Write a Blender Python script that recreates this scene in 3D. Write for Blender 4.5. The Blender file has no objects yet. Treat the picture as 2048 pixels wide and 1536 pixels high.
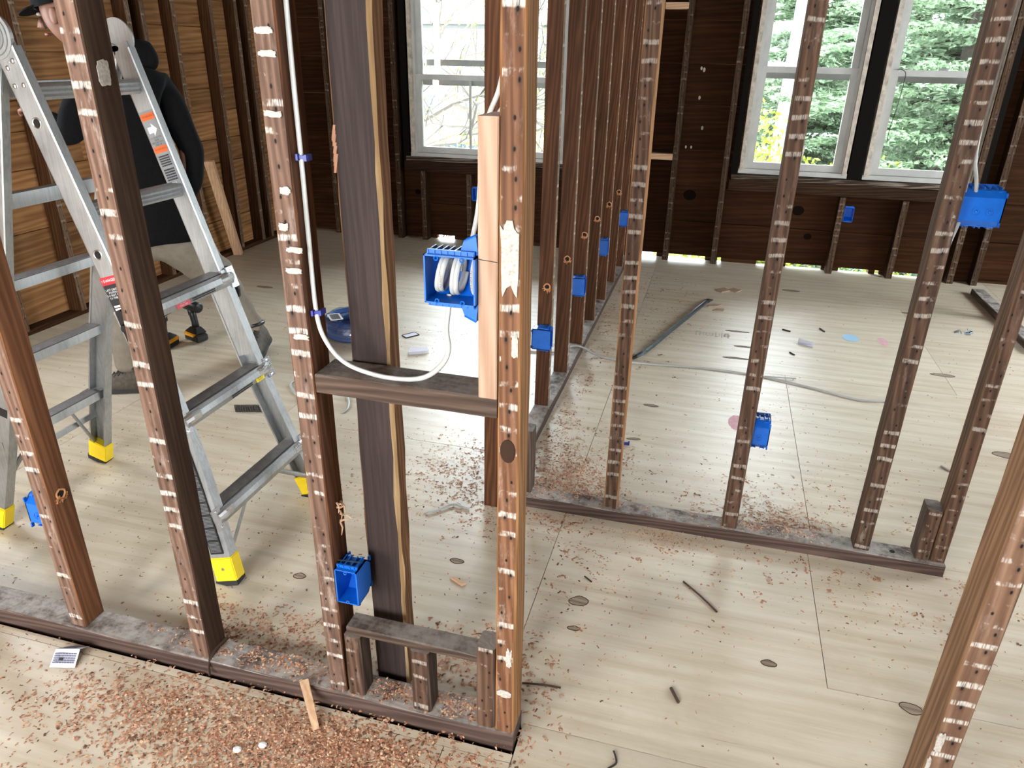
import bpy, bmesh, math, random
from mathutils import Vector, Matrix, noise
random.seed(7)
S = bpy.context.scene
COL = S.collection

# ------------------------------------------------------------------ camera
cam_d = bpy.data.cameras.new('camera'); cam = bpy.data.objects.new('camera', cam_d); COL.objects.link(cam)
cam_d.sensor_width = 36.0; cam_d.lens = 1455.48 / 2048 * 36; cam_d.clip_start = 0.05; cam_d.clip_end = 300
R0 = (0.9635948, 0.2668694, 0.0163023); R1 = (0.1252804, -0.3968071, -0.9093123); R2 = (-0.2361988, 0.8782510, -0.4157948)
cam.matrix_world = Matrix(((R0[0], -R1[0], -R2[0], 0), (R0[1], -R1[1], -R2[1], 0), (R0[2], -R1[2], -R2[2], 1.5), (0, 0, 0, 1)))
S.camera = cam
# ------------------------------------------------------------------ exposure
vs = S.view_settings
vs.view_transform = 'Standard'; vs.look = 'None'; vs.gamma = 1; vs.use_curve_mapping = False
vs.exposure = 0.5
S.cycles.max_bounces = 7; S.cycles.diffuse_bounces = 4; S.cycles.glossy_bounces = 3; S.cycles.transparent_max_bounces = 10
S.cycles.caustics_reflective = False; S.cycles.caustics_refractive = False
S.cycles.sample_clamp_indirect = 6
# ------------------------------------------------------------------ sky: bright thin overcast
W = bpy.data.worlds.new('sky'); S.world = W; W.use_nodes = True
bg = W.node_tree.nodes['Background']; bg.inputs[0].default_value = (0.86, 0.94, 1.0, 1); bg.inputs[1].default_value = 21.0
# ------------------------------------------------------------------ hazy sun, high behind the house
sd = bpy.data.lights.new('sun', 'SUN'); sd.energy = 5.5; sd.angle = math.radians(6); sd.color = (1, .96, .88)
sun = bpy.data.objects.new('sun', sd); COL.objects.link(sun)
sun.rotation_euler = Vector((0.15, 0.75, -0.65)).to_track_quat('-Z', 'Y').to_euler()

def win_light(name, loc, normal, w, h, power, col=(1, .97, .93)):
    """area lamp or sky portal in a window opening, seen or added"""
    l = bpy.data.lights.new(name, 'AREA'); l.shape = 'RECTANGLE'; l.size = w; l.size_y = h; l.energy = power; l.color = col
    o = bpy.data.objects.new(name, l); COL.objects.link(o); o.location = loc
    o.rotation_euler = Vector(normal).to_track_quat('-Z', 'Z').to_euler()
    if power == 0:
        l.energy = 1; l.cycles.is_portal = True
    return o
# skylight portals at the three visible windows, then lamps and portals in added, unseen openings
win_light('daylight_back_1', (-1.80, 6.02, 1.54), (0, -1, 0), 1.30, 1.72, 0)
win_light('daylight_back_2', (0.53, 6.02, 1.54), (0, -1, 0), 0.72, 1.72, 0)
win_light('daylight_back_3', (1.39, 6.02, 1.54), (0, -1, 0), 0.68, 1.72, 0)
win_light('fill_front_1', (-2.35, -2.28, 1.45), (0, 1, 0), 1.1, 1.5, 34, (1, .80, .56))  # added warm area lamp in an unseen front opening
win_light('fill_front_2', (-.55, -2.28, 1.45), (0, 1, 0), 1.1, 1.5, 20, (1, .94, .85))  # second added lamp, filling from another unseen front opening
win_light('added_opening_left', (-3.78, 2.175, 1.55), (1, 0, 0), .45, 1.0, 0)  # portal of the left opening added to brighten the floor
win_light('added_opening_right_2', (3.98, 4.3, 1.45), (-1, 0, 0), 1.4, 1.5, 0)  # portals of unseen right-hand openings, added for more light
win_light('added_opening_right_1', (3.98, 1.0, 1.45), (-1, 0, 0), .7, 1.5, 0)

# ================================================================== helpers
def put(o, parent=None):
    COL.objects.link(o)
    if parent is not None: o.parent = parent
    return o

def thing(name, label, cat, loc=(0, 0, 0), group=None, kind=None):
    o = bpy.data.objects.new(name, None); COL.objects.link(o); o.location = loc; o.empty_display_size = .05
    if label: o['label'] = label
    if cat: o['category'] = cat
    if group: o['group'] = group
    if kind: o['kind'] = kind
    return o

def tag(o, label, cat, group=None, kind=None):
    o['label'] = label; o['category'] = cat
    if group: o['group'] = group
    if kind: o['kind'] = kind
    return o

def base_of(p):
    v = Vector((0, 0, 0))
    while p is not None:
        v = v + Vector(p.location); p = p.parent
    return v

class MB:
    """collects shapes in world coordinates, built as one mesh object"""
    def __init__(s): s.v = []; s.f = []; s.m = []
    def add(s, vs, fs, mi=0):
        b = len(s.v); s.v += [tuple(x) for x in vs]; s.f += [tuple(b + i for i in f) for f in fs]; s.m += [mi] * len(fs)
    def box(s, x0, x1, y0, y1, z0, z1, mi=0):
        s.add([(x0, y0, z0), (x1, y0, z0), (x1, y1, z0), (x0, y1, z0), (x0, y0, z1), (x1, y0, z1), (x1, y1, z1), (x0, y1, z1)],
              [(0, 3, 2, 1), (4, 5, 6, 7), (0, 1, 5, 4), (1, 2, 6, 5), (2, 3, 7, 6), (3, 0, 4, 7)], mi)
    def obox(s, c, ax, ay, az, hx, hy, hz, mi=0):
        c = Vector(c); ax, ay, az = Vector(ax).normalized() * hx, Vector(ay).normalized() * hy, Vector(az).normalized() * hz
        P = [c + a * ax + b * ay + d * az for d in (-1, 1) for a, b in ((-1, -1), (1, -1), (1, 1), (-1, 1))]
        s.add(P, [(0, 3, 2, 1), (4, 5, 6, 7), (0, 1, 5, 4), (1, 2, 6, 5), (2, 3, 7, 6), (3, 0, 4, 7)], mi)
    def extrude(s, prof, o, a, b, l, mi=0):
        """profile points (pa, pb) in the plane of a, b swept along the vector l"""
        o, a, b, l = Vector(o), Vector(a), Vector(b), Vector(l); n = len(prof)
        P = [o + a * p + b * q for p, q in prof]
        s.add(P + [p + l for p in P], [tuple(range(n - 1, -1, -1)), tuple(range(n, 2 * n))] + [(i, (i + 1) % n, n + (i + 1) % n, n + i) for i in range(n)], mi)
    def tube(s, pts, r, n=8, mi=0, flat=1.0, closed=False, up=(0, 0, 1)):
        pts = [Vector(p) for p in pts]; k = len(pts); rr = r if isinstance(r, (list, tuple)) else [r] * k
        V = []; prev = Vector(up)
        for i, p in enumerate(pts):
            if closed: t = pts[(i + 1) % k] - pts[i - 1]
            else: t = pts[min(i + 1, k - 1)] - pts[max(i - 1, 0)]
            if t.length < 1e-9: t = Vector((0, 0, 1))
            t.normalize(); u = prev - t * prev.dot(t)
            if u.length < 1e-4: u = t.orthogonal()
            u.normalize(); w = t.cross(u); prev = u
            V += [p + (u * math.cos(2 * math.pi * j / n) + w * math.sin(2 * math.pi * j / n) * flat) * rr[i] for j in range(n)]
        F = []
        for i in range(k if closed else k - 1):
            a, b = i * n, ((i + 1) % k) * n
            F += [(a + j, a + (j + 1) % n, b + (j + 1) % n, b + j) for j in range(n)]
        if not closed: F += [tuple(range(n - 1, -1, -1)), tuple(range((k - 1) * n, k * n))]
        s.add(V, F, mi)
    def disc(s, c, nrm, r, h, n=16, mi=0):
        c, nrm = Vector(c), Vector(nrm).normalized()
        s.tube([c, c + nrm * h], r, n, mi, up=nrm.orthogonal())
    def ball(s, c, rx, ry, rz, n=10, m=7, mi=0, rot=None):
        c = Vector(c); V = []; F = []
        for i in range(m + 1):
            th = math.pi * i / m
            for j in range(n):
                p = Vector((rx * math.sin(th) * math.cos(2 * math.pi * j / n), ry * math.sin(th) * math.sin(2 * math.pi * j / n), rz * math.cos(th)))
                if rot: p = rot @ p
                V.append(c + p)
        for i in range(m):
            for j in range(n): F.append((i * n + j, (i + 1) * n + j, (i + 1) * n + (j + 1) % n, i * n + (j + 1) % n))
        s.add(V, F, mi)
    def build(s, name, mats, parent=None, origin=None, smooth=False, bevel=0):
        if not isinstance(mats, (list, tuple)): mats = [mats]
        pb = base_of(parent) if parent is not None else Vector((0, 0, 0))
        if origin is None:
            xs = [v[0] for v in s.v]; ys = [v[1] for v in s.v]; zs = [v[2] for v in s.v]
            origin = ((min(xs) + max(xs)) / 2, (min(ys) + max(ys)) / 2, min(zs))
        og = Vector(origin); me = bpy.data.meshes.new(name)
        me.from_pydata([tuple(Vector(v) - og) for v in s.v], [], s.f)
        for m in mats: me.materials.append(m)
        me.polygons.foreach_set('material_index', s.m)
        bm = bmesh.new(); bm.from_mesh(me)
        if smooth: bmesh.ops.remove_doubles(bm, verts=bm.verts, dist=1e-5)
        bmesh.ops.recalc_face_normals(bm, faces=bm.faces)
        if bevel:
            bmesh.ops.bevel(bm, geom=[e for e in bm.edges if len(e.link_faces) == 2 and e.calc_face_angle(0) > .5], offset=bevel, segments=2, affect='EDGES', clamp_overlap=True)
        bm.to_mesh(me); bm.free()
        if smooth:
            me.shade_smooth()
        o = bpy.data.objects.new(name, me); put(o, parent); o.location = og - pb
        return o

def spline(pts, n=8):
    pts = [Vector(p) for p in pts]; out = []
    for i in range(len(pts) - 1):
        a, b, c, d = pts[max(i - 1, 0)], pts[i], pts[i + 1], pts[min(i + 2, len(pts) - 1)]
        for k in range(n):
            t = k / n
            out.append(.5 * ((2 * b) + (c - a) * t + (2 * a - 5 * b + 4 * c - d) * t * t + (3 * b - a - 3 * c + d) * t ** 3))
    out.append(pts[-1]); return out

# ================================================================== materials
class NT:
    def __init__(s, name):
        s.mat = bpy.data.materials.new(name); s.mat.use_nodes = True; s.t = s.mat.node_tree
        s.b = s.t.nodes['Principled BSDF']; s.out = s.t.nodes['Material Output']
    def n(s, typ, ins=None, **props):
        x = s.t.nodes.new(typ)
        for k, v in props.items(): setattr(x, k, v)
        for k, v in (ins or {}).items(): s.set(x.inputs[k], v)
        return x
    def set(s, sock, v):
        if hasattr(v, 'is_linked') or isinstance(v, bpy.types.NodeSocket): s.t.links.new(v, sock)
        else: sock.default_value = v
    def math(s, op, a, b=0.0, c=None, clamp=False):
        x = s.n('ShaderNodeMath', operation=op, use_clamp=clamp); s.set(x.inputs[0], a); s.set(x.inputs[1], b)
        if c is not None: s.set(x.inputs[2], c)
        return x.outputs[0]
    def vmath(s, op, a, b):
        x = s.n('ShaderNodeVectorMath', operation=op); s.set(x.inputs[0], a); s.set(x.inputs[1], b); return x.outputs[0]
    def mix(s, f, a, b, mode='MIX'):
        x = s.n('ShaderNodeMix', data_type='RGBA', blend_type=mode); s.set(x.inputs[0], f); s.set(x.inputs[6], a); s.set(x.inputs[7], b); return x.outputs[2]
    def ramp(s, f, stops):
        x = s.n('ShaderNodeValToRGB'); s.set(x.inputs[0], f); e = x.color_ramp.elements
        while len(e) < len(stops): e.new(.5)
        for q, (p, c) in zip(e, stops): q.position = p; q.color = (*c, 1) if len(c) == 3 else c
        return x.outputs[0]
    def step(s, f, lo, hi):
        x = s.n('ShaderNodeMapRange', interpolation_type='SMOOTHSTEP'); s.set(x.inputs[0], f); s.set(x.inputs[1], lo); s.set(x.inputs[2], hi); return x.outputs[0]
    def noise(s, vec, scale=1.0, detail=4.0, rough=.55, dist=0.0, d='3D'):
        x = s.n('ShaderNodeTexNoise', noise_dimensions=d); s.set(x.inputs['Vector'], vec); x.inputs['Scale'].default_value = scale
        x.inputs['Detail'].default_value = detail; x.inputs['Roughness'].default_value = rough; x.inputs['Distortion'].default_value = dist; return x.outputs[0]
    def bump(s, h, strength=.3, dist=.002):
        x = s.n('ShaderNodeBump'); s.set(x.inputs['Height'], h); x.inputs['Strength'].default_value = strength; x.inputs['Distance'].default_value = dist
        s.t.links.new(x.outputs[0], s.b.inputs['Normal'])
    def done(s, col=None, rough=.7, metal=0.0, spec=.3):
        if col is not None: s.set(s.b.inputs['Base Color'], col)
        s.set(s.b.inputs['Roughness'], rough); s.b.inputs['Metallic'].default_value = metal; s.b.inputs['Specular IOR Level'].default_value = spec
        return s.mat

def sg(r, g, b):
    f = lambda c: (c / 255 / 12.92) if c / 255 <= .04045 else ((c / 255 + .055) / 1.055) ** 2.4
    return (f(r), f(g), f(b))
def c4(c): return (*c, 1)

def wood(name, dark, mid, light, rough=.75, spec=.25, axis='z', lath=False, marks=.55, dust=0.0, dustcol=(.36, .33, .3), period=.0465, fine=1.0, vary=.5, band=.25, scuff=.35, plaster=(.66, .62, .56)):
    m = NT(name); tc = m.n('ShaderNodeTexCoord'); oi = m.n('ShaderNodeObjectInfo'); obj = tc.outputs['Object']
    off = m.n('ShaderNodeCombineXYZ'); r = oi.outputs['Random']
    m.set(off.inputs[0], m.math('MULTIPLY', r, 13.7)); m.set(off.inputs[1], m.math('MULTIPLY', r, 7.3)); m.set(off.inputs[2], m.math('MULTIPLY', r, 29.1))
    v = m.vmath('ADD', obj, off.outputs[0])
    def sc(a, b):
        return {'z': (a, a, b), 'x': (b, a, a), 'y': (a, b, a)}[axis]
    fgr = m.noise(m.vmath('MULTIPLY', v, sc(150 * fine, 4)), 1, 4, .6)
    mid_n = m.noise(m.vmath('MULTIPLY', v, sc(16, 1.1)), 1, 3, .5, .6)
    w = m.n('ShaderNodeTexWave', wave_type='BANDS', bands_direction='DIAGONAL'); m.set(w.inputs['Vector'], m.vmath('MULTIPLY', v, sc(1, .06)))
    w.inputs['Scale'].default_value = 34 * fine; w.inputs['Distortion'].default_value = 9; w.inputs['Detail'].default_value = 2; w.inputs['Detail Scale'].default_value = .8
    f = m.math('ADD', m.math('ADD', m.math('MULTIPLY', fgr, .42), m.math('MULTIPLY', mid_n, .58 - band)), m.math('MULTIPLY', w.outputs[1], band))
    col = m.ramp(f, [(.22, dark), (.5, mid), (.78, light)])
    big = m.noise(m.vmath('MULTIPLY', v, sc(3, 1.2)), 1, 3, .6)
    tone = m.math('ADD', 1 - vary * .5, m.math('MULTIPLY', r, vary))
    tone = m.math('MULTIPLY', tone, m.math('ADD', .62, m.math('MULTIPLY', big, .76)))
    cx = m.n('ShaderNodeCombineXYZ', {0: tone, 1: tone, 2: tone}); col = m.mix(1.0, col, cx.outputs[0], 'MULTIPLY')
    h = f
    if lath:
        sp = m.n('ShaderNodeSeparateXYZ'); m.set(sp.inputs[0], obj); X, Z = sp.outputs[0], sp.outputs[2]
        zj = m.math('ADD', Z, m.math('MULTIPLY', m.noise(m.vmath('MULTIPLY', v, (14, 14, 9)), 1, 2), .014))
        zp = m.math('ADD', m.math('DIVIDE', zj, period), m.math('MULTIPLY', r, 5.3)); cell = m.math('FLOOR', zp); fr = m.math('SUBTRACT', zp, cell)
        wn = m.n('ShaderNodeTexWhiteNoise', noise_dimensions='2D')
        cc = m.n('ShaderNodeCombineXYZ'); m.set(cc.inputs[0], cell); m.set(cc.inputs[1], m.math('MULTIPLY', r, 91.0)); m.set(wn.inputs['Vector'], cc.outputs[0])
        rnd = wn.outputs['Value']
        rough_n = m.noise(m.vmath('MULTIPLY', v, (230, 230, 90)), 1, 3, .6)
        d = m.math('ABSOLUTE', m.math('SUBTRACT', fr, .5))
        wid = m.math('ADD', m.math('MULTIPLY', rnd, .075), m.math('MULTIPLY', rough_n, .09))
        line = m.math('SUBTRACT', 1.0, m.step(m.math('SUBTRACT', d, wid), -.03, .07))
        patch = m.noise(m.vmath('MULTIPLY', v, (38, 38, 26)), 1, 3, .6)
        keep = m.step(m.math('ADD', m.math('MULTIPLY', rnd, .35), m.math('MULTIPLY', patch, .9)), .78 - marks * .5, .92 - marks * .5)
        mk = m.math('MULTIPLY', m.math('MULTIPLY', line, keep), m.step(m.noise(m.vmath('MULTIPLY', v, (420, 420, 26)), 1, 3, .6), .30, .58))
        # lime scuffing left across the face
        scf = m.step(m.noise(m.vmath('MULTIPLY', v, (60, 60, 14)), 1, 5, .7), .5, .78)
        scf2 = m.math('MULTIPLY', scf, m.step(m.noise(m.vmath('MULTIPLY', v, (5, 5, 5)), 1, 2), .38, .7))
        col = m.mix(m.math('MULTIPLY', scf2, scuff), col, c4((.50, .42, .37)))
        col = m.mix(m.math('MULTIPLY', mk, .80), col, c4(plaster))
        # old nail holes
        xo = m.math('MULTIPLY', m.math('SUBTRACT', m.n('ShaderNodeSeparateColor', {0: wn.outputs['Color']}).outputs[1], .5), .022)
        dx = m.math('SUBTRACT', X, xo); dz = m.math('MULTIPLY', m.math('SUBTRACT', m.math('SUBTRACT', fr, .05), m.math('MULTIPLY', rnd, .3)), period * .55)
        dd = m.math('SQRT', m.math('ADD', m.math('MULTIPLY', dx, dx), m.math('MULTIPLY', dz, dz)))
        hole = m.math('SUBTRACT', 1.0, m.step(dd, .0012, .0032)); halo = m.math('SUBTRACT', 1.0, m.step(dd, .002, .008))
        col = m.mix(m.math('MULTIPLY', halo, m.math('MULTIPLY', rnd, .55)), col, c4((.02, .014, .012)))
        col = m.mix(hole, col, c4((.006, .004, .004)))
        h = m.math('ADD', m.math('SUBTRACT', f, hole), m.math('MULTIPLY', mk, .5))
    if dust:
        ge = m.n('ShaderNodeNewGeometry'); nz = m.n('ShaderNodeSeparateXYZ', {0: ge.outputs['Normal']}).outputs[2]
        dn = m.step(m.noise(m.vmath('MULTIPLY', v, (11, 11, 11)), 1, 6, .75), .3, .62)
        col = m.mix(m.math('MULTIPLY', m.math('MULTIPLY', m.step(nz, .6, .9), dn), dust), col, c4(dustcol))
    m.bump(h, .45, .0025)
    return m.done(col, rough, 0, spec)

M = {}
M['stud_side'] = wood('old_stud_wood', (.045, .018, .008), (.115, .046, .019), (.21, .092, .04), vary=.6, band=.18, dust=.5)
M['stud_lath'] = wood('old_stud_lath_face', (.056, .030, .020), (.118, .066, .045), (.21, .128, .092), lath=True, marks=.36, vary=.35, scuff=.6)
M['stud_dark'] = wood('dark_brown_stud_wood', (.018, .0095, .0055), (.044, .022, .012), (.09, .048, .027), vary=.1, dust=.4, band=.15)
M['p2_side'] = wood('old_stud_wood_dark', (.034, .017, .009), (.085, .046, .024), (.17, .10, .055), vary=.3, dust=.5)
M['p2_lath'] = wood('old_stud_lath_face_dark', (.030, .015, .009), (.078, .040, .024), (.16, .09, .056), lath=True, marks=.46, plaster=(.42, .37, .32), vary=.25, scuff=.4)
M['corner_side'] = wood('corner_post_amber_wood', (.115, .048, .016), (.26, .118, .042), (.42, .22, .095), vary=.1)
M['corner_lath'] = wood('corner_post_lath_face', (.062, .025, .011), (.145, .062, .029), (.26, .128, .068), lath=True, marks=.30, vary=.1, scuff=.7, period=.048)
M['plate'] = wood('dusty_plate_wood', (.028, .017, .013), (.064, .039, .031), (.13, .085, .068), vary=.2, dust=.92, dustcol=(.40, .375, .345), scuff=0)
M['dark_post'] = wood('dark_stained_post', (.012, .007, .006), (.028, .017, .015), (.062, .040, .036), vary=.1, fine=1.2, band=.06)
M['dark_post_edge'] = wood('worn_blond_edge', (.13, .07, .028), (.26, .16, .075), (.50, .38, .22), vary=.1, band=.05)
M['dark_post_side'] = wood('post_brown_side', (.07, .030, .012), (.15, .066, .026), (.27, .14, .06), vary=.1)
M['grey_block'] = wood('grey_old_block', (.026, .015, .010), (.065, .040, .028), (.13, .09, .068), vary=.2, dust=.7, dustcol=(.30, .27, .24))
M['fir'] = wood('new_fir', (.31, .18, .115), (.42, .265, .18), (.52, .36, .26), vary=.08, rough=.6, fine=.8)
M['fir_old'] = wood('pale_pine', (.36, .21, .115), (.50, .31, .18), (.62, .41, .26), vary=.08, rough=.65, fine=.8)
M['wall_stud'] = wood('wall_stud_wood', (.022, .009, .004), (.052, .022, .009), (.10, .045, .02), vary=.4, spec=.08)
M['back_stud'] = wood('backlit_stud_wood', (.012, .006, .003), (.026, .013, .007), (.05, .026, .014), vary=.4, spec=.06)  # wall stud wood with backlit shade darkened into its colour
M['back_lath'] = wood('backlit_stud_face', (.026, .014, .008), (.055, .032, .019), (.10, .064, .04), lath=True, marks=.26, vary=.4, scuff=.3, plaster=(.20, .15, .11), spec=.06)  # lath face darkened the same way for the backlit shade
M['wall_lath'] = wood('wall_stud_lath_face', (.06, .034, .018), (.135, .080, .045), (.24, .155, .095), lath=True, marks=.26, vary=.3, scuff=.35, plaster=(.32, .25, .18))
M['p3_side'] = wood('divider_stud_wood', (.036, .013, .0055), (.085, .032, .0125), (.155, .064, .027), vary=.5)
M['p3_lath'] = wood('divider_stud_edge', (.07, .040, .022), (.17, .11, .068), (.32, .24, .16), lath=True, marks=.40, vary=.2, plaster=(.5, .42, .32))
M['board_left'] = wood('pine_sheathing', (.15, .055, .014), (.34, .142, .040), (.50, .245, .085), axis='y', vary=.45, fine=.55)
M['board_back'] = wood('dark_sheathing', (.055, .020, .008), (.125, .046, .017), (.20, .085, .034), axis='x', vary=.35, fine=.55)
M['sill_wood'] = wood('weathered_sill', (.03, .018, .012), (.10, .068, .048), (.30, .25, .20), axis='x', vary=.2)
M['ceiling_wood'] = wood('ceiling_boards', (.10, .06, .03), (.2, .12, .06), (.3, .19, .10), axis='x')

def plywood():
    m = NT('floor_plywood'); tc = m.n('ShaderNodeTexCoord'); oi = m.n('ShaderNodeObjectInfo'); r = oi.outputs['Random']
    off = m.n('ShaderNodeCombineXYZ'); m.set(off.inputs[0], m.math('MULTIPLY', r, 31.0)); m.set(off.inputs[1], m.math('MULTIPLY', r, 17.0))
    v = m.vmath('ADD', tc.outputs['Object'], off.outputs[0])
    grain = m.noise(m.vmath('MULTIPLY', v, (2.4, 42, 1)), 1, 6, .62, .5)
    fine = m.noise(m.vmath('MULTIPLY', v, (9, 240, 1)), 1, 3, .5)
    big = m.noise(m.vmath('MULTIPLY', v, (.7, 2.2, 1)), 1, 3, .5, .8)
    ww = m.n('ShaderNodeTexWave', wave_type='BANDS', bands_direction='Y'); m.set(ww.inputs['Vector'], m.vmath('MULTIPLY', v, (.16, 1, 1)))
    ww.inputs['Scale'].default_value = 3.6; ww.inputs['Distortion'].default_value = 11; ww.inputs['Detail'].default_value = 3; ww.inputs['Detail Scale'].default_value = 1.2
    f = m.math('ADD', m.math('ADD', m.math('MULTIPLY', grain, .42), m.math('MULTIPLY', big, .34)), m.math('ADD', m.math('MULTIPLY', fine, .14), m.math('MULTIPLY', ww.outputs[1], .10)))
    col = m.ramp(f, [(.30, (.42, .335, .23)), (.44, (.545, .465, .345)), (.56, (.615, .54, .42)), (.72, (.68, .615, .505))])
    # short dark resin streaks and checks along the grain
    st = m.step(m.noise(m.vmath('MULTIPLY', v, (3.2, 95, 1)), 1, 2, .5, .3), .735, .80)
    col = m.mix(m.math('MULTIPLY', st, .7), col, c4((.20, .11, .055)))
    dirt = m.step(m.noise(m.vmath('MULTIPLY', v, (2.2, 2.6, 1)), 1, 7, .7), .46, .72)
    col = m.mix(m.math('MULTIPLY', dirt, .30), col, c4((.36, .25, .15)))
    speck = m.step(m.noise(m.vmath('MULTIPLY', v, (120, 120, 1)), 1, 3, .6), .70, .78)
    col = m.mix(m.math('MULTIPLY', speck, .5), col, c4((.16, .085, .045)))
    tone = m.math('ADD', .93, m.math('MULTIPLY', r, .12)); cx = m.n('ShaderNodeCombineXYZ', {0: tone, 1: tone, 2: tone})
    col = m.mix(1.0, col, cx.outputs[0], 'MULTIPLY')
    m.bump(f, .12, .002)
    return m.done(col, m.math('ADD', .34, m.math('MULTIPLY', big, .12)), 0, .54)
M['ply'] = plywood()

def plain(name, col, rough=.5, metal=0.0, spec=.5, nscale=0, namt=.2, bump=0, trans=0):
    m = NT(name)
    if nscale:
        tc = m.n('ShaderNodeTexCoord'); nn = m.noise(tc.outputs['Object'], nscale, 5, .65)
        a = tuple(max(0, c * (1 - namt)) for c in col); b = tuple(min(1, c * (1 + namt)) for c in col)
        cc = m.ramp(nn, [(.3, a), (.7, b)])
        if bump: m.bump(nn, bump, .002)
        m.done(cc, rough, metal, spec)
    else: m.done(c4(col), rough, metal, spec)
    if trans: m.b.inputs['Transmission Weight'].default_value = trans
    return m.mat
M['blue'] = plain('blue_box_plastic', (.003, .115, .53), .33, 0, .5, 30, .12)
M['clip'] = plain('dark_blue_clip_plastic', (.012, .02, .22), .4)
M['cable'] = plain('white_cable_jacket', (.43, .43, .41), .42, 0, .5, 60, .06)
M['grey_cable'] = plain('grey_cable_jacket', (.40, .40, .38), .45)
def alu():
    m = NT('brushed_aluminium'); tc = m.n('ShaderNodeTexCoord'); v = tc.outputs['Object']
    n1 = m.noise(m.vmath('MULTIPLY', v, (6, 6, 6)), 1, 6, .7); n2 = m.noise(m.vmath('MULTIPLY', v, (160, 160, 12)), 1, 3)
    col = m.ramp(m.math('ADD', m.math('MULTIPLY', n1, .6), m.math('MULTIPLY', n2, .4)), [(.3, (.27, .28, .28)), (.5, (.42, .43, .43)), (.75, (.56, .57, .57))])
    ru = m.math('ADD', .30, m.math('MULTIPLY', n1, .25))
    return m.done(col, ru, .82, .5)
M['alu'] = alu()
M['alu_bright'] = plain('bright_cast_aluminium', (.74, .75, .76), .26, .9, .5, 40, .12)
M['alu_dark'] = plain('dull_tread_aluminium', (.27, .26, .255), .45, .75, .5, 30, .25)
M['steel'] = plain('rivet_steel', (.6, .6, .6), .3, 1)
M['yellow'] = plain('yellow_foot_plastic', (.83, .60, .012), .42, 0, .5, 20, .06)
M['rubber'] = plain('black_rubber', (.014, .014, .015), .7)
M['black'] = plain('black_plastic', (.012, .012, .013), .4)
M['lab_black'] = plain('black_label', (.012, .012, .014), .45)
M['lab_white'] = plain('label_white_print', (.75, .75, .75), .5)
M['lab_dark'] = plain('label_dark_print', (.03, .03, .035), .5)
M['lab_grey'] = plain('silver_label', (.30, .31, .32), .4, .4)
M['lab_orange'] = plain('orange_label', (.78, .13, .02), .45)
M['lab_red'] = plain('red_label', (.55, .02, .03), .45)
M['lab_pink'] = plain('coral_label', (.72, .09, .12), .45)
M['lab_yellow'] = plain('yellow_label', (.85, .67, .03), .45)
M['drill_yellow'] = plain('amber_tool_plastic', (.72, .32, .012), .4)
M['paper'] = plain('white_paper', (.72, .73, .80), .7)
M['paper_print'] = plain('grey_print', (.16, .17, .24), .8)
M['sky_paper'] = plain('light_blue_sticker', (.30, .52, .68), .5)
M['pink'] = plain('pink_marking_paint', (.62, .36, .40), .8, 0, .3, 30, .15)
M['cardboard'] = plain('brown_scrap', (.32, .22, .15), .8, nscale=40)
M['iron'] = plain('blued_steel', (.095, .12, .135), .36, .8, .5, 25, .3)
M['iron_dark'] = plain('rusty_dark_iron', (.035, .028, .024), .6, .4, .4, 60, .4)
M['twig'] = plain('dark_splinter', (.055, .028, .016), .8)
M['knot'] = wood('knot_plug', (.12, .09, .07), (.25, .19, .14), (.42, .33, .24), axis='x', vary=.3)
M['knot_rim'] = plain('knot_dark_rim', (.04, .022, .014), .85, 0, .1)
M['wall_knot'] = plain('black_wall_knot', (.006, .003, .002), .9, 0, .05)
M['subfloor'] = plain('gap_shade', (.006, .005, .004), .95, 0, .05)  # black put into the slab colour to shade the floor gaps
M['chip_a'] = plain('red_brown_shaving', (.42, .20, .115), .8)
M['chip_b'] = plain('tan_shaving', (.64, .41, .26), .8)
M['chip_c'] = plain('dark_shaving', (.15, .072, .04), .8)
M['fresh'] = plain('fresh_drilled_wood', (.62, .29, .13), .8)
M['hole'] = plain('hole_shade', (.008, .005, .004), .9)  # near-black disc colour standing for the shade inside holes
M['vinyl'] = plain('white_window_vinyl', (.40, .395, .37), .4, 0, .5, 7, .12)
M['old_paint'] = plain('chipped_old_paint', (.42, .36, .29), .6, 0, .4, 18, .45, .3)
M['pocket'] = plain('near_black_wood', (.006, .005, .004), .9, 0, .06)
M['skin'] = plain('skin', (.19, .083, .05), .55, 0, .4, 40, .1)
M['lip'] = plain('lip', (.24, .075, .06), .5)
M['eye'] = plain('eye_white', (.35, .31, .28), .4)
M['hair'] = plain('dark_hair', (.012, .009, .008), .7)
M['hoodie'] = plain('black_fleece', (.0042, .0042, .005), .95, 0, .15, 60, .4, .5)
M['trouser'] = plain('grey_beige_canvas', (.20, .172, .136), .9, 0, .2, 25, .14, .3)
M['shoe'] = plain('brown_grey_shoe', (.085, .072, .056), .75, 0, .3, 50, .35, .4)
M['sole'] = plain('dark_shoe_sole', (.022, .021, .02), .8)
M['lace'] = plain('shoe_lace', (.03, .028, .025), .8)
M['plastic_blue'] = plain('blue_cable_coil', (.02, .13, .42), .3)
M['siding'] = plain('cream_house_siding', (.115, .117, .115), .8, 0, .1)
M['concrete'] = plain('pale_concrete', (.30, .30, .29), .9, 0, .1, 20, .2)
M['house_glass'] = plain('pale_house_window', (.05, .055, .06), .3, 0, .2)
M['siding_dark'] = plain('grey_house_trim', (.075, .08, .085), .7)
M['roof'] = plain('grey_roof_shingle', (.07, .07, .075), .8, nscale=30)
M['lawn'] = plain('spring_lawn', (.13, .22, .05), .9, nscale=8, namt=.4)
M['asphalt'] = plain('pale_asphalt', (.28, .28, .28), .9, nscale=40)
M['bark'] = plain('grey_bark', (.04, .033, .025), .9, nscale=30, namt=.4, bump=.5)
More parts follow.
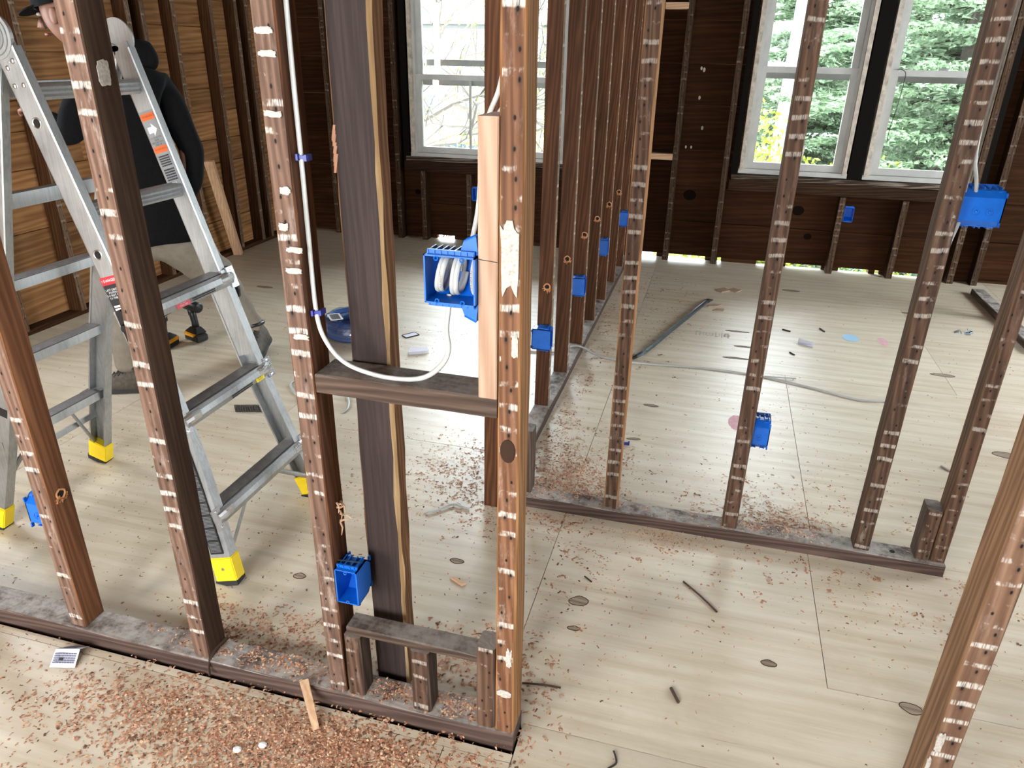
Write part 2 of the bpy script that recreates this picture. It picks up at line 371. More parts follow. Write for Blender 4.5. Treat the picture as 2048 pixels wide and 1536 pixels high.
M['pole'] = plain('pale_birch_bark', (.22, .215, .20), .8, nscale=18, namt=.3)
M['car_yellow'] = plain('yellow_car_paint', (.16, .085, .008), .4, 0, .2)
M['car_glass'] = plain('car_window', (.012, .03, .045), .3, 0, .2)
def leaf(name, a, b, c):
    m = NT(name); tc = m.n('ShaderNodeTexCoord'); n1 = m.noise(tc.outputs['Object'], 1.6, 4, .6); n2 = m.noise(tc.outputs['Object'], 22, 2, .5)
    col = m.ramp(m.math('ADD', m.math('MULTIPLY', n1, .55), m.math('MULTIPLY', n2, .45)), [(.34, a), (.5, b), (.66, c)])
    m.done(col, .6, 0, .3)
    tr = m.n('ShaderNodeBsdfTranslucent'); m.set(tr.inputs[0], col); mx = m.n('ShaderNodeMixShader'); mx.inputs[0].default_value = .35
    m.t.links.new(m.b.outputs[0], mx.inputs[1]); m.t.links.new(tr.outputs[0], mx.inputs[2]); m.t.links.new(mx.outputs[0], m.out.inputs[0])
    return m.mat
M['spruce'] = leaf('blue_spruce_needles', (.042, .072, .038), (.125, .185, .105), (.30, .365, .27))
M['yellow_leaf'] = leaf('yellow_green_leaves', (.045, .066, .007), (.14, .17, .016), (.28, .29, .05))
M['young_leaf'] = leaf('young_green_leaves', (.06, .09, .02), (.13, .18, .05), (.22, .27, .1))
def glass():
    m = NT('window_glass'); tr = m.n('ShaderNodeBsdfTransparent'); tr.inputs[0].default_value = (.96, .975, .97, 1)
    gl = m.n('ShaderNodeBsdfGlossy'); gl.inputs['Roughness'].default_value = .02; fr = m.n('ShaderNodeFresnel'); fr.inputs[0].default_value = 1.45
    mx = m.n('ShaderNodeMixShader'); m.t.links.new(fr.outputs[0], mx.inputs[0]); m.t.links.new(tr.outputs[0], mx.inputs[1]); m.t.links.new(gl.outputs[0], mx.inputs[2])
    m.t.links.new(mx.outputs[0], m.out.inputs[0]); return m.mat
M['glass'] = glass()
def film(name, col, f):
    m = NT(name); tr = m.n('ShaderNodeBsdfTransparent'); tr.inputs[0].default_value = c4(col)
    gl = m.n('ShaderNodeBsdfGlossy'); gl.inputs['Roughness'].default_value = .12; mx = m.n('ShaderNodeMixShader'); mx.inputs[0].default_value = f
    m.t.links.new(tr.outputs[0], mx.inputs[1]); m.t.links.new(gl.outputs[0], mx.inputs[2]); m.t.links.new(mx.outputs[0], m.out.inputs[0]); return m.mat
M['film'] = film('clear_plastic_film', (.80, .90, .98), .3)

# ================================================================== lumber
AX = {'x': Vector((1, 0, 0)), 'y': Vector((0, 1, 0)), 'z': Vector((0, 0, 1))}
DIR = {'-y': Vector((0, -1, 0)), '+y': Vector((0, 1, 0)), '-x': Vector((-1, 0, 0)), '+x': Vector((1, 0, 0)), '+z': Vector((0, 0, 1)), '-z': Vector((0, 0, -1))}
_seed = [0]
def lumber(name, parent, x0, x1, y0, y1, z0, z1, axis='z', face='-y', side='stud_side', lath=None, ch=.0028, jit=.0012, seg=.13, twosided=True, edge=None, lean=None, taper_top=None):
    """a sawn timber: grain along its own z, its -y side is the lath face; slightly crooked, with softened arrises"""
    ez = AX[axis]; ey = -DIR[face]; ex = ey.cross(ez)
    lo, hi = Vector((x0, y0, z0)), Vector((x1, y1, z1)); ctr = (lo + hi) / 2; sz = hi - lo
    L = abs(sz.dot(ez)); wx = abs(sz.dot(ex)); wy = abs(sz.dot(ey))
    org = ctr - ez * L / 2
    _seed[0] += 1; sd = _seed[0] * 3.17
    n = max(1, int(L / seg)); V = []; F = []; MI = []
    hx, hy = wx / 2, wy / 2; ce = edge or ch
    prof = [(-hx + ch, -hy), (hx - ce, -hy), (hx, -hy + (ce if not edge else ch * 2)), (hx, hy - ch), (hx - ch, hy), (-hx + ch, hy), (-hx, hy - ch), (-hx, -hy + ch)]
    for i in range(n + 1):
        z = L * i / n
        bow = Vector((noise.noise((sd, z * .5, 0)), noise.noise((sd, 9 + z * .5, 0)), 0)) * jit * 2.0 * min(1, L)
        for j, (px, py) in enumerate(prof):
            e = ce if (edge and j in (1, 2)) else ch
            jx = noise.noise((sd + j * 5.1, z * 9, 3)) * jit * (2.2 if edge and j in (1, 2) else 1)
            jy = noise.noise((sd + j * 5.1, z * 9, 8)) * jit
            V.append((px + bow.x + jx, py + bow.y + jy, z))
    for i in range(n):
        for j in range(8):
            k = (j + 1) % 8
            F.append((i * 8 + j, i * 8 + k, (i + 1) * 8 + k, (i + 1) * 8 + j))
            MI.append(1 if (lath and (j == 0 or (twosided and j == 4))) else (2 if (edge and j == 1) else 0))
    F.append(tuple(range(7, -1, -1))); F.append(tuple(range(n * 8, n * 8 + 8))); MI += [0, 0]
    me = bpy.data.meshes.new(name); me.from_pydata(V, [], F)
    me.materials.append(M[side]); me.materials.append(M[lath or side])
    if edge: me.materials.append(M['dark_post_edge'])
    me.polygons.foreach_set('material_index', MI)
    o = bpy.data.objects.new(name, me); put(o, parent)
    rot = Matrix((ex, ey, ez)).transposed().to_4x4()
    if lean is not None: rot = lean.to_4x4() @ rot
    pb = base_of(parent) if parent is not None else Vector((0, 0, 0))
    o.matrix_local = Matrix.Translation(org - pb) @ rot
    return o

def hole_ring(parent, c, nrm, r, name='drill_hole'):
    """a cable hole: black disc for its inner shade, fresh rim and crumbs"""
    mb = MB(); c = Vector(c); nrm = Vector(nrm).normalized(); u = nrm.orthogonal().normalized(); w = nrm.cross(u)
    P = [c + (u * math.cos(2 * math.pi * j / 14) + w * math.sin(2 * math.pi * j / 14)) * r * random.uniform(.95, 1.15) + nrm * .0012 for j in range(14)]
    mb.tube(P, r * .24, 5, 0, closed=True, up=nrm)
    mb.disc(c + nrm * .0006, nrm, r, .0012, 14, 1)
    for k in range(16):
        a = random.uniform(-2.6, -.5); q = c + (Vector((0, 0, 1)) * math.sin(a) + nrm.cross(Vector((0, 0, 1))) * math.cos(a)) * r * random.uniform(1, 1.6) + nrm * .002
        mb.obox(q, u + w * random.uniform(-1, 1), w, nrm, r * random.uniform(.25, .75), r * .10, r * .22, 0)
    return mb.build(name, [M['fresh'], M['hole']], parent)

# ================================================================== floor: sheets of plywood over a slab blackened to read as shade
floor = thing('floor', None, None, kind='structure')
floor.location = (0, 0, -.02)
G = .0010
def sheet(x0, x1, y0, y1):
    mb = MB(); mb.box(x0 + G, x1 - G, y0 + G, y1 - G, -.018, 0.0)
    return mb.build('plywood_sheet', M['ply'], floor, origin=((x0 + x1) / 2, (y0 + y1) / 2, -.009))
for a in [(-3.75, -2.40, -2.4, -.10), (-2.40, -.455, -2.4, -.10), (-.455, 1.98, -2.4, 0.02), (1.98, 3.9, -2.4, 0.02),
          (-3.75, -1.87, -.10, 1.131), (-1.87, -.455, -.10, 1.131), (-.455, -.292, .02, 1.131), (-.292, 1.98, .02, 1.246), (1.98, 3.9, .02, 1.246),
          (-3.75, -.292, 1.131, 1.155),
          (-3.75, -2.46, 1.258, 2.50), (-2.46, -.371, 1.258, 2.50), (-3.75, -1.74, 2.50, 3.72), (-1.74, -.371, 2.50, 3.72), (-3.75, -2.3, 3.72, 5.97), (-2.3, -.665, 3.72, 5.97),
          (1.98, 3.9, 1.246, 2.2), (.445, 1.98, 1.575, 2.20),
          (-.371, .465, 2.20, 3.695), (.465, 1.98, 2.20, 3.695), (1.98, 3.9, 2.20, 3.72), (-.665, -.371, 3.72, 5.97),
          (-.371, 1.268, 3.695, 5.07), (1.268, 1.98, 3.695, 5.07), (1.98, 3.9, 3.72, 5.97), (-.371, 1.98, 5.07, 5.97)]:
    sheet(*a)
mb = MB(); mb.extrude([(-.371 + G, 1.246 + G), (1.98 - G, 1.246 + G), (1.98 - G, 1.575 - G), (.445 - G, 1.575 - G), (.445 - G, 2.20 - G), (-.371 + G, 2.20 - G)], (0, 0, -.018), (1, 0, 0), (0, 1, 0), (0, 0, .018)); mb.build('plywood_sheet', M['ply'], floor, origin=(.3, 1.7, -.009))
mb = MB(); mb.box(-3.95, 4.1, -2.6, 6.05, -.24, -.05); mb.build('subfloor', M['subfloor'], floor)
def knot(x, y, a, b, rot=0.0):
    mb = MB(); n = 18; ca, sa = math.cos(rot), math.sin(rot); P = []; Q = []
    for j in range(n):
        t = 2 * math.pi * j / n; c_ = math.copysign(abs(math.cos(t)) ** 1.25, math.cos(t)) * a; s_ = math.sin(t) * b * (1 + .12 * math.sin(3 * t + x * 9))
        P.append((x + c_ * ca - s_ * sa, y + c_ * sa + s_ * ca, .0003))
    mb.add(P + [(p[0], p[1], -.001) for p in P], [tuple(range(n))] + [(j, n + j, n + (j + 1) % n, (j + 1) % n) for j in range(n)], 0)
    mb.tube([(p[0], p[1], .0003) for p in P], .0011, 4, 1, closed=True)
    mb.build('knot', [M['knot'], M['knot_rim']], floor)
for k in [(-.242, 1.716, .030, .021, .3), (.300, 1.620, .021, .012, 0), (-.235, 1.60, .018, .009, .1), (.643, 1.565, .028, .018, -.2), (.62, 1.29, .05, .022, .1), (-.655, 1.79, .024, .012, 0),
          (-1.10, 1.58, .02, .013, .1), (1.30, 3.1, .045, .028, 0), (1.26, 3.95, .06, .02, 0), (.22, 3.86, .07, .012, .05), (.27, 4.05, .06, .012, 0), (.23, 4.30, .07, .010, 0), (-.165, 3.13, .035, .012, 0),
          (-.205, 2.78, .03, .01, .2), (1.33, 5.0, .07, .016, 0), (.6, 5.28, .06, .02, 0), (-1.2, 2.9, .035, .012, 0), (.12, 1.20, .03, .016, 0), (1.1, 1.62, .03, .012, 0), (-2.9, 4.2, .06, .02, 0), (1.05, 1.36, .06, .02, .15)]:
    knot(*k)
for (x, y, r) in ((1.047, 4.382, .045), (.218, 3.07, .05)):
    mb = MB(); n = 20
    P = [(x + math.cos(2 * math.pi * j / n) * r * .62 * (1 + .3 * noise.noise((j * 1.3, x, 0))), y + math.sin(2 * math.pi * j / n) * r * 1.5 * (1 + .3 * noise.noise((j * 1.3, y, 4))), .0004) for j in range(n)]
    mb.add(P + [(p[0], p[1], -.001) for p in P], [tuple(range(n))] + [(j, n + j, n + (j + 1) % n, (j + 1) % n) for j in range(n)])
    mb.build('paint_mark', M['pink'], floor)

# ================================================================== room shell
# --- wall_back: sheathing boards, studs, sills
wb = thing('wall_back', None, None, (0, 5.93, 0), kind='structure')
YB0, YB1 = 5.93, 5.952
WIN = [(-2.472, -1.146, .66, 2.40), (.156, .889, .66, 2.40), (1.016, 1.729, .66, 2.40)]
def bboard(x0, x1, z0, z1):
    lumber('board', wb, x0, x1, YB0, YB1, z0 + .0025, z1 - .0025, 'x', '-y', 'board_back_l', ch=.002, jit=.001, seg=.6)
M['board_back_l'] = wood('backlit_dark_board', (.014, .0052, .0022), (.030, .0112, .0042), (.055, .022, .0085), vary=.35, fine=.5, band=.14, spec=.06)  # pine boards, backlit shade painted in as a darker colour
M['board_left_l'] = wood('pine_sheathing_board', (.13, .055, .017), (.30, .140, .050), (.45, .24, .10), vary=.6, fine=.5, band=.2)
zs = [.030, .303, .575, .836, 1.156, 1.44, 1.725, 2.0, 2.25, 2.5]
for a, b in zip(zs[:-1], zs[1:]):
    if b <= .60:
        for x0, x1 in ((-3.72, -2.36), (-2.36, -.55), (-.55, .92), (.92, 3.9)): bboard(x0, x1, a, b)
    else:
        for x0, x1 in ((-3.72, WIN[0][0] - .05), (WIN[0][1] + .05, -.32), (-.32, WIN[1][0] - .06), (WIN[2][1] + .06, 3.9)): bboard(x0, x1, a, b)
mb = MB()                                                            # outer cladding with the window openings and a ragged gap along the floor
for x0, x1, z0, z1 in ((-3.8, 3.95, -.24, -.012), (-3.8, 3.95, .045, .60), (-3.8, WIN[0][0], .60, 2.6), (WIN[0][1], WIN[1][0], .60, 2.6), (WIN[1][1], WIN[2][0], .60, 2.6), (WIN[2][1], 3.95, .60, 2.6)):
    mb.box(x0, x1, 5.953, 5.975, z0, z1)
for w in WIN: mb.box(w[0], w[1], 5.953, 5.975, 2.40, 2.6)
mb.build('outer_boarding', M['board_back'], wb)
gaps = [(-2.30, -2.14), (-.545, -.40), (-.33, -.015), (.08, .11), (.38, .455), (.60, .86), (.985, 1.20), (1.245, 1.275), (1.37, 1.62)]
xs = [-3.72] + [v for g in gaps for v in g] + [3.9]
for i in range(0, len(xs), 2):
    lumber('sill_block', wb, xs[i], xs[i + 1], 5.945, 5.985, -.018, .044, 'x', '-y', 'wall_stud', seg=.5)
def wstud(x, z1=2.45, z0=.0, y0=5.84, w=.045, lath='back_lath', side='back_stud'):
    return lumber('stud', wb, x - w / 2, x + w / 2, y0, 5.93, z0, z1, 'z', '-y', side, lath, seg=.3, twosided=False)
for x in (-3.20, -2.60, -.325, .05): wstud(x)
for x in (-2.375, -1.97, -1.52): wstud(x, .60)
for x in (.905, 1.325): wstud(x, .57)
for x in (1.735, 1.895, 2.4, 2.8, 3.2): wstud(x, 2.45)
for x, z in ((-.425, .79), (-.42, 1.81)): lumber('blocking', wb, x - .08, x + .08, 5.84, 5.93, z - .022, z + .022, 'x', '-y', 'fir_old' if z > 0 else 'fir', seg=.2)
# sills and headers of the rough openings
for x0, x1 in ((-2.53, -1.08), (.09, 1.80)):
    lumber('rough_sill', wb, x0, x1, 5.835, 5.945, .575, .655, 'x', '-y', 'back_stud', seg=.2, jit=.003)
M['weather'] = wood('weathered_sill_wood', (.014, .008, .005), (.05, .032, .022), (.30, .25, .20), vary=.2, spec=.1)
for x0, x1 in ((-2.53, -1.08), (.09, 1.80)):
    lumber('sill_board', wb, x0 + .01, x1 - .01, 5.842, 5.955, .656, .692, 'x', '-y', 'weather', seg=.08, jit=.004)
    lumber('header', wb, x0, x1, 5.84, 5.94, 2.405, 2.45, 'x', '-y', 'wall_stud', seg=.4)
# sash-weight pockets, near-black
for x0, x1 in ((-2.545, -2.495), (-1.125, -1.07), (.095, .135), (.905, .995), (1.745, 1.80)):
    mb = MB(); mb.box(x0, x1, 5.86, 5.95, .66, 2.40); mb.build('sash_pocket', M['pocket'], wb)
def nailplate(x, z, s=.012):
    mb = MB(); mb.ball((x, 5.928, z), s, .004, s * 1.6, 7, 5); return mb.build('plaster_dab', M['old_paint'], wb)
for p in ((-.19, 1.40, .010), (-.21, 1.41, .008), (-.20, 1.21, .009), (-.155, 1.0, .009), (-.26, .86, .007), (-.22, .86, .007)): nailplate(*p)
# knots in the low boards
for x, z, r in ((-.19, .505, .05), (.62, .44, .045), (.72, .25, .03), (-2.46, .39, .028)):
    mb = MB(); mb.ball((x, 5.930, z), r, .0025, r * .8, 14, 6); mb.build('knot', M['wall_knot'], wb)

# --- windows: double hung vinyl sashes set in old painted jambs
def window(idx, x0, x1, z0, z1, meet, bars=()):
    w = thing('window_%d' % idx, None, None, ((x0 + x1) / 2, 5.9, z0), kind='structure')
    def fr(name, rects, y0, y1, mat, bevel=.003):
        mb = MB()
        for a, b, c, d in rects: mb.box(a, b, y0, y1, c, d)
        return mb.build(name, M[mat], w, bevel=0)
    j = .030
    fr('jamb', [(x0, x0 + j, z0 + .02, z1)], 5.855, 5.972, 'old_paint'); fr('jamb', [(x1 - j, x1, z0 + .02, z1)], 5.855, 5.972, 'old_paint')
    fr('stool', [(x0 - .006, x1 + .006, z0, z0 + .032)], 5.862, 5.99, 'vinyl'); fr('head', [(x0, x1, z1 - .03, z1)], 5.855, 5.972, 'old_paint')
    a0, a1 = x0 + j, x1 - j
    fr('side_track', [(a0, a0 + .020, z0 + .03, z1 - .03)], 5.885, 5.965, 'vinyl'); fr('side_track', [(a1 - .020, a1, z0 + .03, z1 - .03)], 5.885, 5.965, 'vinyl')
    b0, b1 = a0 + .018, a1 - .018; s = .046
    lo = fr('lower_sash', [(b0, b0 + s, z0 + .034, meet + .018), (b1 - s, b1, z0 + .034, meet + .018), (b0 + s, b1 - s, z0 + .034, z0 + .034 + s), (b0 + s, b1 - s, meet - .022, meet + .018)], 5.892, 5.925, 'vinyl')
    mb = MB(); mb.box(b0 + s, b1 - s, 5.906, 5.910, z0 + .034 + s, meet - .022); mb.build('pane', M['glass'], lo)
    mb = MB(); xc = (b0 + b1) / 2
    mb.box(xc - .03, xc + .03, 5.905, 5.925, meet + .018, meet + .024); mb.tube([(xc - .02, 5.91, meet + .027), (xc + .03, 5.905, meet + .03)], .005, 6); mb.build('latch', M['alu'], lo)
    up = fr('upper_sash', [(b0, b0 + s, meet - .030, z1 - .03), (b1 - s, b1, meet - .030, z1 - .03), (b0 + s, b1 - s, meet - .062, meet - .022), (b0 + s, b1 - s, z1 - .08, z1 - .03)], 5.929, 5.960, 'vinyl')
    mb = MB(); mb.box(b0 + s, b1 - s, 5.942, 5.946, meet - .022, z1 - .08); mb.build('pane', M['glass'], up)
    for q in bars:
        mb = MB(); mb.box(q[0], q[1], q[4], q[4] + .012, q[2], q[3]); mb.build('muntin', M['vinyl'], w)
    return w
window(1, -2.478, -1.14, .690, 2.40, 1.305, [(-1.98, -1.962, .77, 1.285, 5.893), (-2.37, -1.22, 1.385, 1.43, 5.985)])
window(2, .150, .895, .700, 2.40, 1.415)
window(3, 1.010, 1.735, .700, 2.40, 1.41)
# --- wall_left
wl = thing('wall_left', None, None, (-3.70, 0, 0), kind='structure')
zl = [.025, .265, .53, .69, .86, 1.058, 1.215, 1.455, 1.62, 1.80, 2.05, 2.3, 2.5]
for i, (a, b) in enumerate(zip(zl[:-1], zl[1:])):
    cut = (3.02, 3.95, 3.4, 4.4, 3.7, 4.75)[i % 6]
    for y0, y1 in (((-2.3, cut), (cut, 5.95)) if b < 1.06 or a > 2.04 else ((-2.3, 1.95), (2.40, cut), (cut, 5.95))):
        lumber('board', wl, -3.712, -3.69, y0, y1, a + .0025, b - .0025, 'y', '+x', 'board_left_l', ch=.002, jit=.001, seg=.6)
mb = MB()                                                            # out-of-view opening, added to let light onto the left floor
for y0, y1, z0, z1 in ((-2.35, 1.95, -.24, 2.6), (1.95, 2.40, -.24, 1.06), (1.95, 2.40, 2.05, 2.6), (2.40, 5.975, -.24, 2.6)): mb.box(-3.74, -3.713, y0, y1, z0, z1)
mb.build('outer_boarding', M['board_left'], wl)
for y in (-1.9, -1.45, -1.0, -.55, -.1, .35, .8, 1.25, 2.55, 2.96, 3.365, 3.79, 4.18, 4.31, 4.60, 5.0, 5.297, 5.43, 5.80):
    lumber('stud', wl, -3.69, -3.60, y - .022, y + .022, .03, 2.45, 'z', '+x', 'wall_stud', 'wall_lath', seg=.3, twosided=False)
lumber('bottom_plate', wl, -3.70, -3.615, -2.3, 5.84, -.012, .03, 'y', '+x', 'wall_stud', seg=.5)
# --- shell behind and beside the camera, with unseen openings added to bring in light
wf = thing('wall_front', None, None, (0, -2.3, 0), kind='structure')
mb = MB()
for x0, x1, z0, z1 in ((-3.74, -2.9, -.24, 2.6), (-2.9, -1.8, -.24, .7), (-2.9, -1.8, 2.2, 2.6), (-1.8, -1.1, -.24, 2.6), (-1.1, 0, -.24, .7), (-1.1, 0, 2.2, 2.6), (0, 3.95, -.24, 2.6)):
    mb.box(x0, x1, -2.36, -2.30, z0, z1)
mb.build('boarding', M['board_back'], wf)
wr = thing('wall_right', None, None, (3.9, 0, 0), kind='structure')
mb = MB()
for y0, y1, z0, z1 in ((-2.3, .65, -.24, 2.6), (.65, 1.35, -.24, .7), (.65, 1.35, 2.2, 2.6), (1.35, 3.6, -.24, 2.6), (3.6, 5.0, -.24, .7), (3.6, 5.0, 2.2, 2.6), (5.0, 5.97, -.24, 2.6)): mb.box(3.90, 3.96, y0, y1, z0, z1)
mb.build('boarding', M['board_back'], wr)
ce = thing('ceiling', None, None, (0, 0, 2.5), kind='structure')
mb = MB(); mb.box(-3.74, 3.96, -2.36, 5.98, 2.56, 2.62); mb.build('boarding', M['ceiling_wood'], ce)
for k in range(14):
    x = -3.4 + k * .52
    lumber('joist', ce, x - .022, x + .022, -2.3, 5.95, 2.452, 2.56, 'y', '-x', 'wall_stud', seg=2)

# ================================================================== stud partitions
# P1: the partition in front, left of the doorway
p1 = thing('stud_partition', 'bare old stud partition in front with a framed box opening and lime-marked studs', 'partition wall', (-1.3, 1.21, 0), kind='thing')
lumber('bottom_plate', p1, -3.55, -.297, 1.170, 1.250, -.016, .042, 'x', '-y', 'plate', seg=.15, jit=.0018)
lumber('top_plate', p1, -3.55, -.297, 1.17, 1.25, 2.41, 2.45, 'x', '-y', 'plate', seg=.5)
for x0, x1 in ((-1.999, -1.952), (-1.566, -1.518), (-1.170, -1.122), (-.774, -.728)):
    lumber('stud', p1, x0, x1, 1.178, 1.247, .042, 2.41, 'z', '-y', {-1.170: 'stud_dark', -.774: 'p3_side'}.get(x0, 'stud_side'), 'stud_lath', jit=.0016)
o = lumber('corner_stud', p1, -.344, -.300, 1.176, 1.250, .042, 2.41, 'z', '-y', 'corner_side', 'corner_lath', jit=.0020, ch=.004); o['label'] = 'amber corner stud with plaster marks'
lumber('crosspiece', p1, -.724, -.345, 1.176, 1.262, .866, .908, 'x', '-y', 'grey_block', seg=.05, jit=.0014)
o = lumber('nailer', p1, -.3805, -.3448, 1.172, 1.262, .909, 1.406, 'z', '-y', 'fir', ch=.0022, jit=.0003); o['label'] = 'pale new fir nailer with a pencil line'
mb = MB(); mb.tube([(-.3805, 1.1713, 1.173), (-.3448, 1.1713, 1.170)], .0006, 4); mb.build('pencil_line', M['lab_dark'], o)
lumber('blocking', p1, -.716, -.372, 1.184, 1.238, .228, .251, 'x', '-y', 'grey_block', seg=.05, jit=.0016)
for x0, x1, zt in ((-.722, -.680, .228), (-.552, -.506, .228), (-.390, -.346, .285)):
    lumber('cripple', p1, x0, x1, 1.177, 1.232, .042, zt, 'z', '-y', 'grey_block', 'p2_lath', seg=.05, jit=.0018, ch=.005)
hole_ring(p1, (-1.5185, 1.215, .452), (1, 0, 0), .0125)
def plaster(parent, c, nrm, w, h, seed, mat='plaster'):
    rp = random.Random(seed); c = Vector(c); nrm = Vector(nrm); up = Vector((0, 0, 1)); s = up.cross(nrm).normalized(); n = 26; P = []
    for j in range(n):
        t = 2 * math.pi * j / n; k = 1 + .38 * noise.noise((math.cos(t) * 2.2 + seed, math.sin(t) * 2.2, seed * 1.7)) + rp.uniform(-.10, .10)
        sx, sz = math.copysign(abs(math.cos(t)) ** .6, math.cos(t)), math.copysign(abs(math.sin(t)) ** .6, math.sin(t))
        P.append(c + s * max(-1, min(1, sx * k)) * w / 2 + up * sz * k * h / 2)
    mb = MB(); mb.add([p + nrm * .0010 for p in P] + [p - nrm * .001 for p in P], [tuple(range(n))] + [(j, (j + 1) % n, n + (j + 1) % n, n + j) for j in range(n)])
    return mb.build('plaster_patch', M[mat], parent)
M['plaster'] = plain('lime_plaster_smear', (.46, .42, .37), .9, 0, .2, 160, .35, .5)
plaster(p1, (-.325, 1.1745, 1.178), (0, -1, 0), .034, .120, 1); plaster(p1, (-.312, 1.1745, 1.02), (0, -1, 0), .012, .045, 2); plaster(p1, (-.312, 1.1745, .275), (0, -1, 0), .014, .05, 3)
plaster(p1, (-1.1205, 1.212, 1.452), (1, 0, 0), .030, .042, 4); plaster(p1, (-.322, 1.1745, .165), (0, -1, 0), .034, .018, 5); plaster(p1, (-.744, 1.1765, 1.265), (0, -1, 0), .022, .014, 6); plaster(p1, (-.756, 1.1765, 1.20), (0, -1, 0), .020, .014, 7)
for k, (x, z) in enumerate(((-.739, 1.158), (-.745, 1.118), (-.752, 1.395), (-.750, 1.49), (-.752, 1.525), (-.745, .985))): plaster(p1, (x, 1.1765, z), (0, -1, 0), .034, .011, 20 + k)
# dark bulge added in place of a notch in the corner stud
mb = MB(); mb.ball((-.322, 1.1755, .80), .016, .004, .026, 12, 7); mb.build('knot', M['knot_rim'], p1)
# torn splinters on the third stud
mb = MB()
for k in range(9):
    z = .55 + random.uniform(-.03, .03); a = Vector((-.727, 1.225 + random.uniform(-.012, .012), z)); b = a + Vector((random.uniform(.006, .03), random.uniform(-.02, .005), random.uniform(-.025, .012)))
    mb.tube([a, (a + b) / 2 + Vector((.004, 0, .003)), b], [.003, .0022, .0006], 5)
mb.build('splinters', M['chip_b'], p1)

# P1b: the stud on the right side of the doorway, closest to the camera
p1b = thing('stud_partition', 'thick tan stud standing alone nearest the camera in the lower corner', 'partition wall', (.57, 1.21, 0), kind='thing')
lumber('bottom_plate', p1b, .52, 2.3, 1.170, 1.262, -.016, .042, 'x', '-y', 'plate', seg=.15)
M['tan_side'] = wood('tan_stud_side', (.085, .042, .020), (.17, .092, .048), (.27, .16, .09), vary=.1)
M['tan_lath'] = wood('tan_stud_lath_face', (.095, .048, .028), (.19, .105, .065), (.31, .19, .125), lath=True, marks=.50, vary=.1, scuff=.6)
lumber('stud', p1b, .536, .586, 1.172, 1.258, .042, 2.41, 'z', '-y', 'tan_side', 'tan_lath', jit=.0022, ch=.004)
lumber('top_plate', p1b, .52, 2.3, 1.17, 1.26, 2.41, 2.45, 'x', '-y', 'plate', seg=.5)

plaster(p1b, (.546, 1.1705, .31), (0, -1, 0), .014, .05, 11); plaster(p1b, (.540, 1.1705, .24), (0, -1, 0), .008, .05, 12)

# P2: the low partition behind on the right
p2 = thing('stud_partition', 'dark brown stud partition behind, four studs on a dusty plate facing the paired windows', 'partition wall', (.15, 2.19, 0), kind='thing')
lumber('bottom_plate', p2, -.545, .850, 2.155, 2.232, -.016, .042, 'x', '-y', 'plate', seg=.15, jit=.0018)
lumber('top_plate', p2, -.545, .850, 2.155, 2.232, 2.41, 2.45, 'x', '-y', 'plate', seg=.5)
for i, (x0, x1) in enumerate(((-.240, -.194), (.166, .212), (.579, .627), (.808, .850))):
    lumber('stud', p2, x0, x1, 2.172, 2.236, .042, 2.41, 'z', '-y', 'corner_side' if i == 0 else 'p2_side', 'p2_lath', jit=.0018)
lumber('block', p2, .762, .806, 2.174, 2.242, .042, .226, 'z', '-y', 'grey_block', 'p2_lath', seg=.05, ch=.004)
lumber('block', p2, -.545, -.510, 2.185, 2.245, .042, .292, 'z', '-y', 'grey_block', seg=.05, ch=.004)
mb = MB(); mb.disc((.70, 2.19, .0405), (0, 0, 1), .008, .0025, 14); mb.build('drill_hole', M['hole'], p2)

# P3: the partition running away from the camera
p3 = thing('stud_partition', 'reddish-brown stud row running away from the camera towards the back wall', 'partition wall', (-.635, 4.0, 0), kind='thing')
lumber('bottom_plate', p3, -.672, -.597, 2.245, 5.84, -.016, .042, 'y', '+x', 'plate', seg=.2, jit=.0015)
lumber('top_plate', p3, -.672, -.597, 2.12, 5.84, 2.41, 2.45, 'y', '+x', 'plate', seg=.8)
lumber('stud', p3, -.667, -.604, 2.120, 2.165, -.016, 2.41, 'z', '+x', 'p3_side', 'p3_lath')
for i, y in enumerate((2.918, 3.313, 3.723, 4.125, 4.545, 4.97, 5.39, 5.74)):
    lumber('stud', p3, -.672, -.611 if i == 0 else -.604, y - .020, y + .020, .042, 2.41, 'z', '+x', 'p3_side', 'p3_lath', jit=.0014)
for (x, z, y) in ((-.633, .60, 2.898), (-.628, .62, 3.293), (-.622, .645, 3.703), (-.622, .65, 4.103), (-.618, .655, 4.523), (-.618, .66, 4.948)):
    hole_ring(p3, (x, y, z), (0, -1, 0), .0125)
# P4: a bit of partition at the far right
p4 = thing('stud_partition', 'single pale-edged stud on a short plate at the far right beside the back room opening', 'partition wall', (1.86, 4.9, 0), kind='thing')
lumber('stud', p4, 1.815, 1.90, 4.99, 5.035, .042, 2.45, 'z', '-x', 'wall_stud', 'p3_lath')
lumber('bottom_plate', p4, 1.815, 1.895, 4.42, 5.60, -.016, .042, 'y', '-x', 'plate', seg=.2)

# the dark timber behind P1
post = lumber('wooden_post', None, -.690, -.602, 1.272, 1.322, -.03, 2.41, 'z', '-y', 'dark_post_side', 'dark_post', seg=.05, jit=.0030, ch=.003, edge=.0075)
tag(post, 'dark stained post with a worn blond edge behind the box opening in front', 'post', kind='thing')
mb = MB()
for k in range(14):
    z = 1.33 + random.uniform(-.03, .03); mb.obox((-.6905, 1.272 + random.uniform(0, .004), z), (.2, 0, 1), (1, 0, 0), (0, 1, 0), random.uniform(.006, .018), .0025, .002)
mb.build('splinters', M['chip_a'], post)

